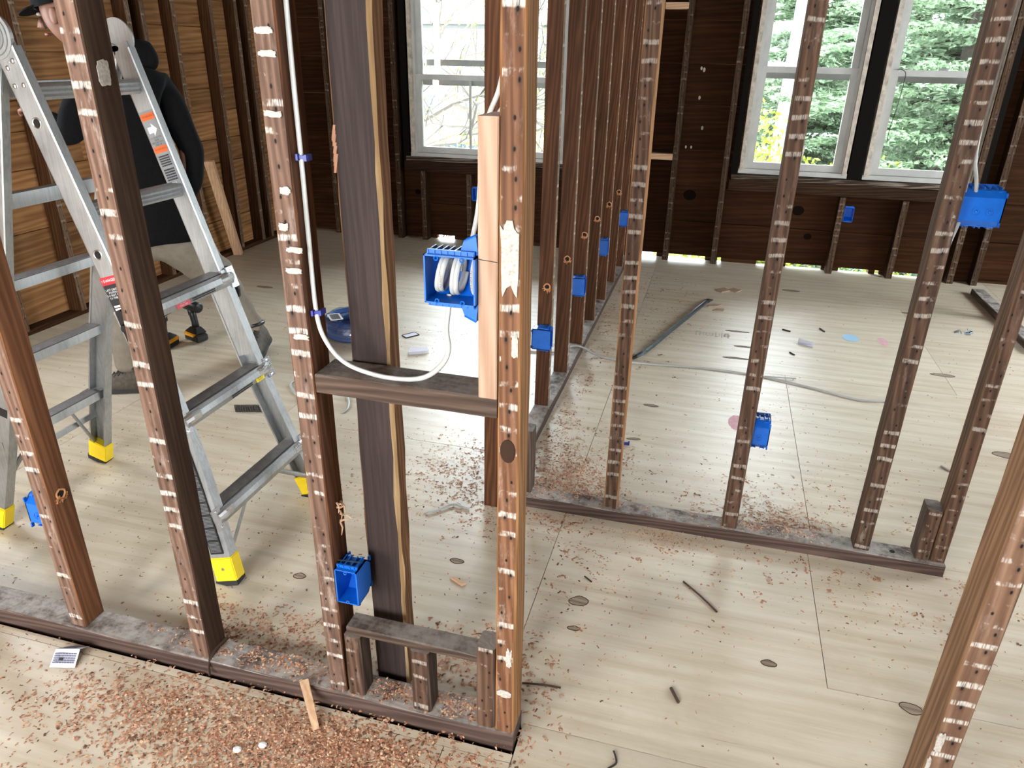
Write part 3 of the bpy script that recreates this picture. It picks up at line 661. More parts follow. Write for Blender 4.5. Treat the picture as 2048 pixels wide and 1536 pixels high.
# leaning new 2x4 by the left wall
a, b = Vector((-3.565, 4.875, .0)), Vector((-3.545, 4.66, .735))
lv = MB(); d = (b - a).normalized(); sx = Vector((1, .25, 0)); sx = (sx - d * sx.dot(d)).normalized(); sy = d.cross(sx)
lv.obox((a + b) / 2 + Vector((0, 0, .012)), sx, sy, d, .033, .019, (b - a).length / 2)
o = lv.build('timber_offcut', M['fir_old'], None, bevel=.002); tag(o, 'short pale new timber leaning against the left wall studs', 'timber')

# ================================================================== ladder
def text(body, size, parent, org, xd, yd, mat, align='CENTER', name='lettering', bold=.0):
    c = bpy.data.curves.new(name, 'FONT'); c.body = body; c.size = size; c.align_x = align; c.align_y = 'CENTER'; c.space_line = .95; c.offset = bold; c.resolution_u = 1
    t = bpy.data.objects.new(name, c); COL.objects.link(t); bpy.context.view_layer.update()
    me = bpy.data.meshes.new_from_object(t.evaluated_get(bpy.context.evaluated_depsgraph_get())); bpy.data.objects.remove(t); bpy.data.curves.remove(c)
    me.name = name; me.materials.clear(); me.materials.append(mat)
    for p in me.polygons: p.material_index = 0
    xd, yd = Vector(xd).normalized(), Vector(yd).normalized(); zd = xd.cross(yd); yd = zd.cross(xd).normalized(); zd.normalize()
    o = bpy.data.objects.new(name, me); put(o, parent)
    pb = base_of(parent) if parent is not None else Vector((0, 0, 0))
    o.matrix_local = Matrix.Translation(Vector(org) - pb) @ Matrix((xd, yd, zd)).transposed().to_4x4()
    return o

lad = thing('stepladder', 'aluminium folding multi-position ladder standing open with yellow feet', 'ladder', (-1.745, 1.75, 0))
HX = -1.745
def lx(side, z):                      # x of a leg's centre line at height z
    return (HX + .012 + (1.52 - z) / 1.50 * .445) if side > 0 else (HX - .012 - (1.52 - z) / 1.50 * .455)
for side in (1, -1):
    dn = Vector((lx(side, 0) - lx(side, 1.5), 0, -1.5)).normalized(); nrm = Vector((-dn.z, 0, dn.x)) * 1.0      # nrm: across the rail in its plane
    if nrm.x < 0: nrm = -nrm
    for near in (1, 0):
        yo = (1.570 if near else 1.958)
        flare = (lambda z: (max(0, .55 - z) / .55) ** 1.5 * (.075 if side > 0 else .045) * (-1 if near else .62))
        # inner rail
        mb = MB(); pts = [Vector((lx(side, z), yo, z)) for z in (1.485, 1.2, .9, .56)]
        hw, ht = .031, .0125
        prof = [(-hw, -ht), (-hw + .004, -ht - .0015), (hw - .004, -ht - .0015), (hw, -ht), (hw, ht), (hw - .004, ht + .0015), (-hw + .004, ht + .0015), (-hw, ht)]
        mb.extrude(prof, pts[0], nrm, (0, 1, 0), pts[-1] - pts[0])
        r = mb.build('inner_rail', M['alu'], lad)
        # outer, flared rail: a channel round the inner one
        mb = MB(); hw, ht = .0355, .017
        zs_ = [.835, .7, .56, .45, .34, .23, .12, .055]
        C_ = [Vector((lx(side, z), yo + flare(z), z)) for z in zs_]
        pr = [(-hw, -ht), (hw, -ht), (hw, ht), (hw - .006, ht), (hw - .003, -ht + .004), (-hw + .003, -ht + .004), (-hw + .006, ht), (-hw, ht)]
        if not near: pr = [(a, -b) for a, b in pr]
        if not near: pr = pr[::-1]
        V = [c + nrm * a + Vector((0, b, 0)) for c in C_ for a, b in pr]; F = []
        for i in range(len(zs_) - 1):
            for j in range(8): F.append((i * 8 + j, i * 8 + (j + 1) % 8, (i + 1) * 8 + (j + 1) % 8, (i + 1) * 8 + j))
        F += [(0, 1, 4, 5), (1, 2, 3, 4), (0, 5, 6, 7)]; k = (len(zs_) - 1) * 8; F += [(k, k + 1, k + 4, k + 5), (k + 1, k + 2, k + 3, k + 4), (k, k + 5, k + 6, k + 7)]
        mb.add(V, F); r2 = mb.build('outer_rail', M['alu'], lad)
        # foot
        mb = MB(); c = C_[-1]; dd = (C_[-1] - C_[-3]).normalized(); fh = .040; top = c - dd * .034; bot = c + dd * (c.z - .014) / max(.3, -dd.z)
        pf = [(-fh, -.021), (fh, -.021), (fh, .021), (-fh, .021)]
        mb.extrude(pf, top, nrm, (0, 1, 0), bot - top, 0); f_ = mb.build('foot', M['yellow'], lad, bevel=.003)
        mb = MB(); q = bot - dd * .003; mb.extrude([(-fh * 1.03, -.023), (fh * 1.03, -.023), (fh * .9, .023), (-fh * .9, .023)], q, nrm, (0, 1, 0), Vector((0, 0, .0005 - q.z)) + Vector((dd.x, dd.y, 0)) * .006, 0)
        mb.build('rubber_pad', M['rubber'], f_)
        mb = MB(); mb.disc(top + dd * .035 + Vector((0, -.0212, 0)) if near else top + dd * .035 + Vector((0, .0212, 0)), (0, -1 if near else 1, 0), .005, .002, 10); mb.build('rivet', M['steel'], f_)
        # holes and rivets on the outer face
        sy = -1 if near else 1
        mb = MB()
        for z, o_ in ((1.445, -.012), (1.405, -.016), (1.40, .012), (1.455, .012)):
            mb.ball(Vector((lx(side, z), yo + sy * .0142, z)) + nrm * o_, .0065, .004, .0065, 10, 6)
        mb.ball(Vector((lx(side, .62), yo + sy * .0145, .62)), .005, .003, .005)
        mb.build('rivet', M['steel'], r)['kind'] = 'stuff'
        for z in (1.315, .985):
            mb = MB(); c = Vector((lx(side, z), yo + sy * .0141, z)); mb.disc(c, (0, sy, 0), .0115, .0012, 16, 0)
            mb.tube([c + Vector((math.cos(t) * .0125, sy * .001, math.sin(t) * .0125)) for t in [2 * math.pi * k / 16 for k in range(16)]], .002, 6, 1, closed=True, up=(0, 1, 0))
            mb.build('lock_hole', [M['hole'], M['steel']], r)
        # black lock lever at the top of the outer section
        mb = MB(); c = Vector((lx(side, .79), yo + sy * .030, .79)) + nrm * .012
        mb.extrude([(-.018, -.052), (.012, -.056), (.022, -.03), (.022, .035), (.010, .054), (-.014, .05)], c, nrm, -dn, Vector((0, sy * .016, 0)))
        mb.disc(c + Vector((0, sy * .016, 0)), (0, sy, 0), .014, .006, 14); mb.build('lock_lever', M['black'], lad, bevel=.003)
    # rungs: two plain ones on the inner frame, three wide treads on the outer frame
    ro = 1 if side > 0 else -1
    zin = (1.387, 1.094) if side > 0 else (1.388, 1.100)
    zout = (.806, .498, .206) if side > 0 else (.835, .572, .300)
    for z in zin:
        c = Vector((lx(side, z), 1.5835, z)); mb = MB()
        pr = [(-.020, -.020), (.012, -.020), (.020, -.012), (.016, -.006), (.021, .0), (.016, .006), (.021, .012), (.014, .020), (.006, .018), (-.002, .021), (-.010, .018), (-.020, .020)]
        mb.extrude(pr, c, (ro, 0, 0), (0, 0, 1), (0, .361, 0)); mb.build('rung', M['alu'], lad)
    for z in zout:
        mb = MB(); y0 = 1.553 + (flare_n := (max(0, .55 - z) / .55) ** 1.5 * (.075 if side > 0 else .045) * -1); y1 = 1.975 + (max(0, .55 - z) / .55) ** 1.5 * (.075 if side > 0 else .045) * .62
        c = Vector((lx(side, z), y0, z)) + nrm * (.040 if side > 0 else -.040) * 1.0
        # tread: ribbed dark top, rounded bright nose towards the climber
        pr = [(-.060, -.012), (-.006, -.028), (.006, -.022), (.010, -.004), (.005, .012), (-.006, .019), (-.014, .0165), (-.022, .019), (-.030, .0165), (-.038, .019), (-.046, .0165), (-.060, .018)]
        mb.extrude(pr, c, (ro, 0, 0), (0, 0, 1), (0, y1 - y0, 0)); t_ = mb.build('tread', M['alu'], lad)
        mb = MB()
        mb.extrude([(-.056, .0185), (-.014, .0195), (-.014, .0205), (-.056, .0205)], c + Vector((0, .03, 0)), (ro, 0, 0), (0, 0, 1), (0, y1 - y0 - .06, 0)); mb.build('tread_grip', M['alu_dark'], t_)
        for yy, sg_ in ((y0 - .004, 1), (y1 + .004, -1)):
            mb = MB(); cc = Vector((lx(side, z), yy, z)) + nrm * (.037 if side > 0 else -.037)
            q = nrm * (1 if side > 0 else -1)
            mb.obox(cc + q * .002, q, (0, 1, 0), dn, .0025, .017, .034)
            mb.tube([cc + q * .000, cc + q * .002 + Vector((0, sg_ * .03, 0)), cc + q * .002 + Vector((0, sg_ * .065, 0))], [.017, .0185, .017], 12, flat=.7)
            mb.ball(cc + q * .004 - dn * .026, .0045, .0045, .0045, 8, 6); mb.ball(cc + q * .004 + dn * .026, .0045, .0045, .0045, 8, 6)
            mb.build('bracket', M['alu_bright'], t_, smooth=False)
    # diagonal braces by the lowest tread
    z = zout[-1]
    for near in (1, 0):
        fl = (max(0, .55 - .07) / .55) ** 1.5 * (.075 if side > 0 else .045) * (-1 if near else .62)
        yy = (1.570 if near else 1.958); s_ = 1 if near else -1
        q = nrm * (.030 if side > 0 else -.030)
        mb = MB(); a = Vector((lx(side, z), yy + s_ * .115, z - .018)) + q * .6; b = Vector((lx(side, .085), yy + fl + s_ * .012, .085)) + q * .6
        mb.tube([a, b], .0085, 8, flat=.5); mb.build('brace', M['alu'], lad)
    # cross bar on the far frame
    if side < 0:
        mb = MB(); mb.obox((lx(side, .20) - .03, 1.76, .205), (0, 1, .02), (1, 0, 0), (0, 0, 1), .235, .004, .011); mb.build('brace', M['alu'], lad)
# hinges
for yy, sy in ((1.570, -1), (1.958, 1)):
    mb = MB(); c = Vector((HX, yy, 1.515))
    for k in (-1, 1): mb.disc(c + Vector((0, sy * .010 + k * .006, 0)), (0, 1, 0), .052 - .004 * k, .005, 28)
    mb.disc(c + Vector((0, sy * .022 - (.004 if sy < 0 else 0), 0)), (0, sy, 0), .024, .006, 20)
    for side in (1, -1):
        dn = Vector((lx(side, 0) - lx(side, 1.5), 0, -1.5)).normalized(); nr = Vector((-dn.z, 0, dn.x))
        mb.obox(c + dn * .075 + Vector((side * .008, 0, 0)), nr, (0, 1, 0), dn, .027, .009, .06)
        mb.ball(c + dn * .062 + Vector((side * .012, sy * .011, 0)), .005, .004, .005)
    h = mb.build('hinge', M['alu'], lad)
    mb = MB()
    for rr in (.034, .046): mb.tube([c + Vector((rr * math.cos(t), sy * .0165, rr * math.sin(t))) for t in [2 * math.pi * k / 28 for k in range(28)]], .0016, 5, closed=True, up=(0, 1, 0))
    mb.build('hinge_ring', M['alu_dark'], h)
    mb = MB(); mb.disc(c + Vector((0, sy * .026, 0)), (0, sy, 0), .018, .012, 18); mb.build('release_button', M['black'], h)

# --- ladder labels (flat print on the rails)
def rail_frame(side, near, z, off=.0168):
    dn = Vector((lx(side, 0) - lx(side, 1.5), 0, -1.5)).normalized()
    flr = (max(0, .55 - z) / .55) ** 1.5 * .075 * (-1 if near else .62)
    y = (1.570 if near else 1.958) + flr
    return Vector((lx(side, z), y - off, z)), dn
def label_plate(c, xd, yd, hx, hy, mat, name='label', parent=None):
    mb = MB(); z = Vector(xd).cross(Vector(yd)); mb.obox(c, xd, yd, z, hx, hy, .0005)
    return mb.build(name, mat, parent or lad)
def lines(parent, c, xd, yd, w, h, n, mat, seedv=0, lh=.32):
    """rows of print too small to read in the photograph"""
    rnd = random.Random(seedv); mb = MB(); xd, yd = Vector(xd).normalized(), Vector(yd).normalized(); zd = xd.cross(yd)
    for i in range(n):
        y = h / 2 - (i + .5) * h / n; x = -w / 2
        while x < w / 2 - .001:
            l = min(rnd.uniform(.003, .009), w / 2 - x)
            mb.obox(Vector(c) + xd * (x + l / 2) + yd * y + zd * .0008, xd, yd, zd, l / 2 * .86, h / n * lh, .0002); x += l
    o = mb.build('small_print', mat, parent); o['kind'] = 'stuff'; return o
# far rail (seen on its inner face): grey label with arrows and orange strips
c, dn = rail_frame(1, 0, 1.20, .0147); yd = -dn; xd = Vector((-dn.z, 0, dn.x)); xd = xd if xd.x > 0 else -xd
L = label_plate(c, xd, yd, .026, .125, M['lab_grey'])
def at(u, v): return c + xd * u + yd * v + Vector((0, -.0009, 0))
for v, ttl in ((.108, 'WARNING'), (.012, 'WARNING')):
    p = label_plate(at(0, v), xd, yd, .0245, .0095, M['lab_orange'], 'label', L)
    text('! ' + ttl, .0095, L, at(0, v + .0008) + Vector((0, -.0007, 0)), xd, yd, M['lab_dark'])
def arrow(cn, d):
    d = Vector(d).normalized(); s = d.cross(Vector((0, 1, 0))).normalized(); mb = MB(); P = [(-.5, -.3), (0, -.3), (0, -.62), (.5, 0), (0, .62), (0, .3), (-.5, .3)]
    mb.extrude([(a * .034, b * .030) for a, b in P], cn, d, s, Vector((0, -.0005, 0))); mb.build('arrow', M['lab_white'], L)
arrow(at(0, .070), xd); arrow(at(0, -.105), -yd)
text('LOCK BOTH\nSIDES\nBEFORE YOU\nSTEP UP', .0075, L, at(0, .036) + Vector((0, -.0006, 0)), xd, yd, M['lab_dark'])
lines(L, at(0, -.022), xd, yd, .040, .034, 5, M['lab_dark'], 3); lines(L, at(0, -.064), xd, yd, .040, .038, 5, M['lab_dark'], 4)
# near rail: black warning label with red head, and the long black instruction label below
c, dn = rail_frame(1, 1, .845, .0175); yd = -dn; xd = Vector((-dn.z, 0, dn.x)); xd = xd if xd.x > 0 else -xd
L = label_plate(c, xd, yd, .028, .085, M['lab_black']); p = label_plate(c + yd * .075 + Vector((0, -.0006, 0)), xd, yd, .028, .011, M['lab_red'], 'label', L)
text('! DANGER', .011, L, c + yd * .075 + Vector((0, -.0013, 0)), xd, yd, M['lab_white'])
text('LAST LADDER\nPOSITION\nDO NOT CLIMB\nTO THE TOP', .0082, L, c + yd * .038 + Vector((0, -.0008, 0)), xd, yd, M['lab_white'])
lines(L, c + yd * -.018 + Vector((0, -.0004, 0)), xd, yd, .044, .05, 6, M['lab_white'], 5)
for k, (z, hh) in enumerate(((.40, .105), (.20, .105))):
    c, dn0 = rail_frame(1, 1, z, .0178); c2, _ = rail_frame(1, 1, z - .1, .0178); c1, _ = rail_frame(1, 1, z + .1, .0178)
    yd = (c1 - c2).normalized(); xd = Vector((-dn0.z, 0, dn0.x)); xd = xd if xd.x > 0 else -xd
    cc = (c1 + c2) / 2 + Vector((0, -.0026, 0)) - xd * .006
    L = label_plate(cc, xd, yd, .0235, hh, M['lab_black'])
    for j in range(5): lines(L, cc + yd * (hh - .021 - j * .0415) + Vector((0, -.0003, 0)), xd, yd, .040, .035, 8, M['lab_grey'], 10 + j + 7 * k, .18)
    if k == 0: label_plate(cc + yd * (hh - .008) + Vector((0, -.0008, 0)), xd, yd, .0235, .006, M['lab_yellow'], 'label', L)
# labels on the treads
for z, col, u in ((.806, 'lab_pink', .17), (.498, 'lab_yellow', .36)):
    y0 = 1.553 - (max(0, .55 - z) / .55) ** 1.5 * .075
    cx = lx(1, z) + .040 + .0085; c = Vector((cx, y0 + u, z + .0)); L = label_plate(c, (0, 1, 0), (-.25, 0, 1), .030 if z > .6 else .022, .0085, M[col])
    text('DO NOT\nSTAND HERE' if z > .6 else 'MAXIMUM\nLENGTH', .0062, L, c + Vector((.0009, 0, 0)), (0, 1, 0), (-.25, 0, 1), M['lab_white'] if z > .6 else M['lab_dark'])
    for j in (-1, 1): lines(lad, c + Vector((.0003, .095 if z > .6 else -.10, 0)), (0, 1, 0), (-.25, 0, 1), .11, .011, 2, M['lab_dark'], 40, .3)
c = Vector((lx(-1, .36) + .0, 1.553 - .0045, .36)); dn = Vector((lx(-1, 0) - lx(-1, 1.5), 0, -1.5)).normalized(); xd = Vector((-dn.z, 0, dn.x)); xd = xd if xd.x > 0 else -xd
L = label_plate(c, xd, -dn, .026, .10, M['lab_black']); label_plate(c + dn * .093 + Vector((0, -.0006, 0)), xd, -dn, .026, .008, M['lab_orange'], 'label', L)

# ================================================================== blue electrical boxes
def jbox(label, org, face, w=.055, h=.094, d=.072, cut=.020, stud=None, gangs=1, group='blue plastic wiring boxes', wings=False, flush=0):
    """open moulded box; org is the lower corner of the open rim at the stud, face the direction it opens towards, stud the side the box extends to"""
    t = thing('junction_box', label, 'electrical box', org, group)
    org = Vector(org); f = DIR[face]; u = DIR[stud]; z = Vector((0, 0, 1)); b = -f
    P = lambda a, c, e: org + u * a + b * c + z * e
    mb = MB(); th = .0028                                                  # the back lower and upper edges are chamfered
    def slab(p0, p1, p2, p3, n):
        n = Vector(n).normalized() * th; mb.add([p0, p1, p2, p3, p0 + n, p1 + n, p2 + n, p3 + n], [(0, 1, 2, 3), (7, 6, 5, 4), (0, 4, 5, 1), (1, 5, 6, 2), (2, 6, 7, 3), (3, 7, 4, 0)])
    for a, n in ((0, u), (w, -u)):
        P_ = [P(a, 0, 0), P(a, d - cut, 0), P(a, d, cut), P(a, d, h - cut), P(a, d - cut, h), P(a, 0, h)]
        nn = n * th; mb.add(P_ + [p + nn for p in P_], [tuple(range(6)), tuple(range(11, 5, -1))] + [(i, i + 6, (i + 1) % 6 + 6, (i + 1) % 6) for i in range(6)])
    slab(P(0, 0, 0), P(w, 0, 0), P(w, d - cut, 0), P(0, d - cut, 0), z)
    slab(P(0, 0, h), P(w, 0, h), P(w, d - cut, h), P(0, d - cut, h), -z)
    slab(P(0, d - cut, 0), P(w, d - cut, 0), P(w, d, cut), P(0, d, cut), z + f)
    slab(P(0, d - cut, h), P(w, d - cut, h), P(w, d, h - cut), P(0, d, h - cut), -z + f)
    slab(P(0, d, cut), P(w, d, cut), P(w, d, h - cut), P(0, d, h - cut), f)
    body = mb.build('body', M['blue'], t, smooth=False)
    mb = MB()
    for g in range(gangs):                                                             # screw bosses
        xx = w * (g + .5) / gangs
        for e in (.0055, h - .0055):
            c = P(xx, -.0005, e); mb.tube([c + (u * math.cos(q) + z * math.sin(q)) * .0036 for q in [2 * math.pi * k / 10 for k in range(10)]], .0012, 5, closed=True, up=f)
    mb.build('screw_boss', M['blue'], t)['kind'] = 'stuff'
    mb = MB()
    for e, s in ((h, 1), (0, -1)):                                                     # ribs and cable flaps on the top and underside
        for a in [w * (i + .5) / (2 * gangs) for i in range(2 * gangs)]:
            mb.obox(P(a + .006, d * .40, e + s * .003), b, u, z, d * .30, .0012, .0032); mb.obox(P(a - .006, d * .40, e + s * .003), b, u, z, d * .30, .0012, .0032)
            mb.obox(P(a, d * .78, e - s * .001), b * .9 + z * s * -.3, u, z, .006, .0055, .0011)
        mb.obox(P(w * .5, d * .16, e + s * .0035), u, b, z, w * .46, .0022, .0040)
        for a in (.0, w): mb.obox(P(a + (.002 if a == 0 else -.002), d - .002, e - s * .010), b, u, z, .004, .002, .006)
    for k in range(gangs if gangs == 1 else 2):                                        # round knockouts on the back
        cc = P(w * (.45 + .28 * k), d, h * .44); mb.tube([cc + (u * math.cos(q) + z * math.sin(q)) * .010 + b * .0006 for q in [2 * math.pi * i / 16 for i in range(16)]], .0009, 5, closed=True, up=f)
        mb.ball(cc + b * .0005, .004, .004, .004, 8, 6)
    mb.build('rib', M['blue'], t)['kind'] = 'stuff'
    if wings:
        for e, s in ((h, 1), (0, -1)):                                                 # nailing wings at the stud
            mb = MB(); q0 = P(.0, .018, e); A_ = [q0, q0 + u * .034 + z * s * .002, q0 + u * .026 + z * s * .024, q0 + z * s * .034 + u * .004]
            mb.add([p for p in A_] + [p + b * .014 for p in A_], [(0, 1, 2, 3), (7, 6, 5, 4), (0, 4, 5, 1), (1, 5, 6, 2), (2, 6, 7, 3), (3, 7, 4, 0)])
            mb.tube([A_[2], A_[3]], .0016, 5); mb.tube([A_[2] + b * .014, A_[3] + b * .014], .0016, 5); wg = mb.build('nailing_wing', M['blue'], t)
    else:
        mb = MB()                                                                       # nail through the lugs
        mb.tube([P(-.012, d * .30, h + .008), P(w * .95, d * .42, h + .007)], .0016, 6); mb.build('nail', M['iron'], t)
    return t
b_front = jbox('blue outlet box low on the front partition, open side facing the camera', (-.727, 1.176, .331), '-y', stud='+x')
b_left = jbox('blue outlet box low on the leftmost front stud, its back towards the camera', (-1.5675, 1.268, .338), '+y', stud='-x', h=.098)
b_gang = jbox('wide blue box full of coiled white cable beside the pale new timber', (-.3815, 1.160, 1.089), '-y', w=.095, h=.088, stud='-x', gangs=2, wings=True)
b_right = jbox('wide blue box up on a stud in front of the paired windows, two cables above', (.628, 2.318, 1.086), '+y', w=.118, h=.098, d=.085, cut=.018, stud='+x', gangs=2, wings=True)
b_p2 = jbox('blue outlet box low on the second stud of the far right partition', (.2135, 2.312, .318), '+y', w=.056, h=.10, d=.072, stud='+x')
jbox('blue outlet box on the nearest stud of the receding row beside the amber stud', (-.600, 2.897, .333), '+x', cut=.005, w=.055, h=.092, d=.082, stud='-y')
jbox('blue outlet box on the third stud of the receding row', (-.598, 3.702, .333), '+x', cut=.005, w=.055, h=.095, d=.076, stud='-y')
jbox('blue outlet box on the fifth stud of the receding row', (-.602, 4.522, .350), '+x', cut=.005, w=.055, h=.095, d=.066, stud='-y')
jbox('blue outlet box deepest in the receding stud row', (-.588, 5.366, .358), '+x', cut=.005, w=.055, h=.10, d=.066, stud='-y')
jbox('small blue box on the back wall under the paired windows', (.930, 5.842, .400), '-y', w=.066, h=.100, d=.072, stud='+x')
jbox('small blue box on the dark back wall under the single window', (-1.945, 5.842, .366), '-y', w=.056, h=.100, d=.072, stud='+x')

# ================================================================== cables
def cable(name, label, pts, r=.0052, mat='cable', flat=.62, group=None, n=8, cat='cable'):
    mb = MB(); mb.tube(spline(pts, 8), r, n, flat=flat, up=(1, 0, 0)); o = mb.build(name, M[mat], None, smooth=True)
    return tag(o, label, cat, group)
def clip(parent, c, xd, size=.011):
    mb = MB(); c = Vector(c); xd = Vector(xd).normalized()
    mb.obox(c, xd, (0, 1, 0), (0, 0, 1), size, .0055, .0032); mb.obox(c - xd * size * .75, xd, (0, 1, 0), (0, 0, 1), .0022, .010, .0055); mb.obox(c + xd * size * .75, xd, (0, 1, 0), (0, 0, 1), .0022, .010, .0055)
    return mb.build('staple', M['clip'], parent)
c1 = cable('electrical_cable', 'white cable running down the third front stud and looping over the crosspiece',
    [(-.7215, 1.212, 2.30), (-.7215, 1.208, 1.75), (-.7220, 1.204, 1.481), (-.7215, 1.203, 1.323), (-.7225, 1.203, 1.175), (-.7190, 1.198, 1.030), (-.700, 1.194, .972), (-.664, 1.194, .934), (-.608, 1.198, .9150), (-.546, 1.196, .9135), (-.495, 1.192, .926), (-.459, 1.190, .957), (-.444, 1.190, .990), (-.448, 1.192, 1.029), (-.446, 1.200, 1.068), (-.446, 1.205, 1.094)])
clip(c1, (-.7165, 1.203, 1.322), (1, .1, -.05)); clip(c1, (-.7145, 1.198, 1.033), (1, .1, .1))
cable('electrical_cable', 'upper of two white cables curving down behind the new timber', [(-.352, 1.255, 2.30), (-.353, 1.255, 1.75), (-.354, 1.254, 1.57), (-.357, 1.254, 1.50), (-.371, 1.262, 1.442), (-.393, 1.272, 1.395), (-.404, 1.272, 1.33), (-.409, 1.262, 1.24), (-.416, 1.236, 1.172)], .0045)
cable('electrical_cable', 'lower of two white cables curving down behind the new timber', [(-.346, 1.266, 2.30), (-.346, 1.266, 1.75), (-.347, 1.266, 1.54), (-.349, 1.266, 1.47), (-.364, 1.272, 1.42), (-.384, 1.280, 1.385), (-.393, 1.280, 1.32), (-.397, 1.268, 1.24), (-.402, 1.240, 1.172)], .0045)
def coil(label, x, ry, rz, tilt, n, yoff=0.0):
    mb = MB(); pts = []
    for i in range(n * 20 + 1):
        t = 2 * math.pi * i / 20; k = i / (n * 20)
        pts.append((x + (k - .5) * .012 + tilt * math.sin(t) * .006, 1.199 + yoff + ry * math.cos(t) * (1 - .1 * k), 1.134 + rz * math.sin(t) * (1 - .06 * k)))
    mb.tube(pts, .0052, 8, flat=.55, up=(0, 0, 1)); o = mb.build('cable_coil', M['cable'], None, smooth=True)
    return tag(o, label, 'cable', 'cable coils tucked in the wide box')
k1 = coil('white cable coil at the open far-from-stud end of the wide box', -.452, .026, .033, 1.2, 2); k2 = coil('white cable coil in the middle of the wide box', -.424, .028, .036, .9, 2); k3 = coil('white cable coil against the new timber in the wide box', -.391, .026, .033, .3, 1)
text('TYPE NM-B 14-2', .0052, k3, (-.3925, 1.1700, 1.134), (0, 0, 1), (-1, 0, 0), M['lab_dark']); text('12-2 WG 600V', .0050, k1, (-.4490, 1.1690, 1.130), (0, 0, 1), (-1, 0, 0), M['lab_dark'])
cable('electrical_cable', 'white cable dropping into the wide box from above, hugging the stud', [(.632, 2.222, 2.30), (.632, 2.222, 1.7), (.633, 2.222, 1.408), (.641, 2.222, 1.274), (.662, 2.236, 1.21), (.676, 2.252, 1.165), (.678, 2.258, 1.150)], .0050)
cable('electrical_cable', 'white cable behind the first one above the wide box at the window', [(.632, 2.232, 2.30), (.633, 2.233, 1.6), (.636, 2.234, 1.30), (.643, 2.242, 1.20), (.647, 2.250, 1.150)], .0048)
c2 = cable('electrical_cable', 'white cable leaving the bottom of the wide box and bending along the stud', [(.655, 2.250, 1.115), (.648, 2.240, 1.085), (.638, 2.232, 1.038), (.634, 2.228, .99), (.632, 2.226, .92), (.632, 2.226, .60)], .0048)
clip(c2, (.636, 2.222, .995), (0, 0, 1), .009)
gc = cable('electrical_cable', 'thin grey cable lying across the floor behind the studs', [(-1.05, 3.60, .006), (-.856, 3.602, .006), (-.70, 3.63, .012), (-.635, 3.645, .050), (-.575, 3.65, .040), (-.50, 3.645, .010), (-.31, 3.614, .006), (.039, 3.648, .006), (.291, 3.640, .006), (.53, 3.579, .006), (.752, 3.492, .006), (.84, 3.485, .006), (.945, 3.52, .006)], .0058, 'grey_cable')
cable('electrical_cable', 'short grey cable end poking out beside the long grey cable', [(.30, 3.632, .006), (.40, 3.640, .007), (.515, 3.655, .008)], .0045, 'grey_cable')
cable('wire_offcut', 'short bent white cable offcut on the floor under the crosspiece', [(-.845, 2.000, .006), (-.81, 2.035, .006), (-.774, 2.080, .007), (-.742, 2.080, .006), (-.710, 2.072, .006)], .0058)
cable('wire_offcut', 'white hooked cable offcut left of the third front stud', [(-1.88, 2.905, .006), (-1.887, 2.86, .006), (-1.878, 2.826, .007), (-1.84, 2.78, .007), (-1.76, 2.71, .006), (-1.70, 2.68, .006)], .0058)
cable('wire_offcut', 'white curved cable offcut just below the crosspiece', [(-1.60, 2.85, .006), (-1.565, 2.80, .006), (-1.523, 2.740, .006), (-1.492, 2.665, .006), (-1.500, 2.62, .006)], .0056)
cable('hanging_wire', 'thin dark wire hooked over the sash rail and hanging down the right-hand window', [(1.09, 5.90, 1.425), (1.10, 5.87, 1.432), (1.135, 5.865, 1.415), (1.143, 5.87, 1.36), (1.135, 5.875, 1.20), (1.118, 5.875, 1.05), (1.120, 5.875, .96)], .0026, 'iron_dark', 1.0, cat='wire')

# ================================================================== things on the floor
def slabthing(name, label, cat, P, h, mat, group=None, z=.0006):
    mb = MB(); n = len(P); mb.add([(x, y, z) for x, y in P] + [(x, y, z + h) for x, y in P], [tuple(range(n - 1, -1, -1)), tuple(range(n, 2 * n))] + [(i, (i + 1) % n, n + (i + 1) % n, n + i) for i in range(n)])
    return tag(mb.build(name, M[mat], None), label, cat, group)
# wrecking bar
t = thing('wrecking_bar', 'blue-grey steel wrecking bar lying on the plywood', 'pry bar', (-.1, 4.3, 0))
mb = MB(); pts = [(.035, 4.80, .012), (-.06, 4.47, .0125), (-.155, 4.15, .0125), (-.235, 3.86, .0125)]
mb.tube(pts, .0125, 6); mb.build('shaft', M['iron'], t)
mb = MB(); d = Vector((.095, .33, 0)).normalized(); s_ = Vector((-d.y, d.x, 0)); c = Vector((.035, 4.80, .012))
mb.add([c + s_ * a + Vector((0, 0, b)) for a, b in ((-.011, -.010), (.011, -.010), (.011, .010), (-.011, .010))] + [c + d * .085 + s_ * a + Vector((0, 0, b)) for a, b in ((-.020, -.011), (.020, -.011), (.020, -.006), (-.020, -.006))],
       [(0, 1, 2, 3), (4, 5, 6, 7), (0, 1, 5, 4), (1, 2, 6, 5), (2, 3, 7, 6), (3, 0, 4, 7)]); mb.build('chisel_end', M['iron_dark'], t)
mb = MB(); mb.tube(spline([(-.235, 3.86, .0125), (-.262, 3.765, .014), (-.268, 3.725, .026), (-.272, 3.70, .030), (-.295, 3.675, .022), (-.315, 3.664, .012)], 4), .0115, 7); mb.build('hook', M['iron'], t)
mb = MB()
for k in (-1, 1): mb.tube(spline([(-.295, 3.676 + .010 * k, .020), (-.325, 3.672 + .016 * k, .010), (-.352, 3.676 + .020 * k, .007)], 3), [.009] * 3 + [.008] * 3 + [.004], 6)
mb.build('claw', M['iron_dark'], t)
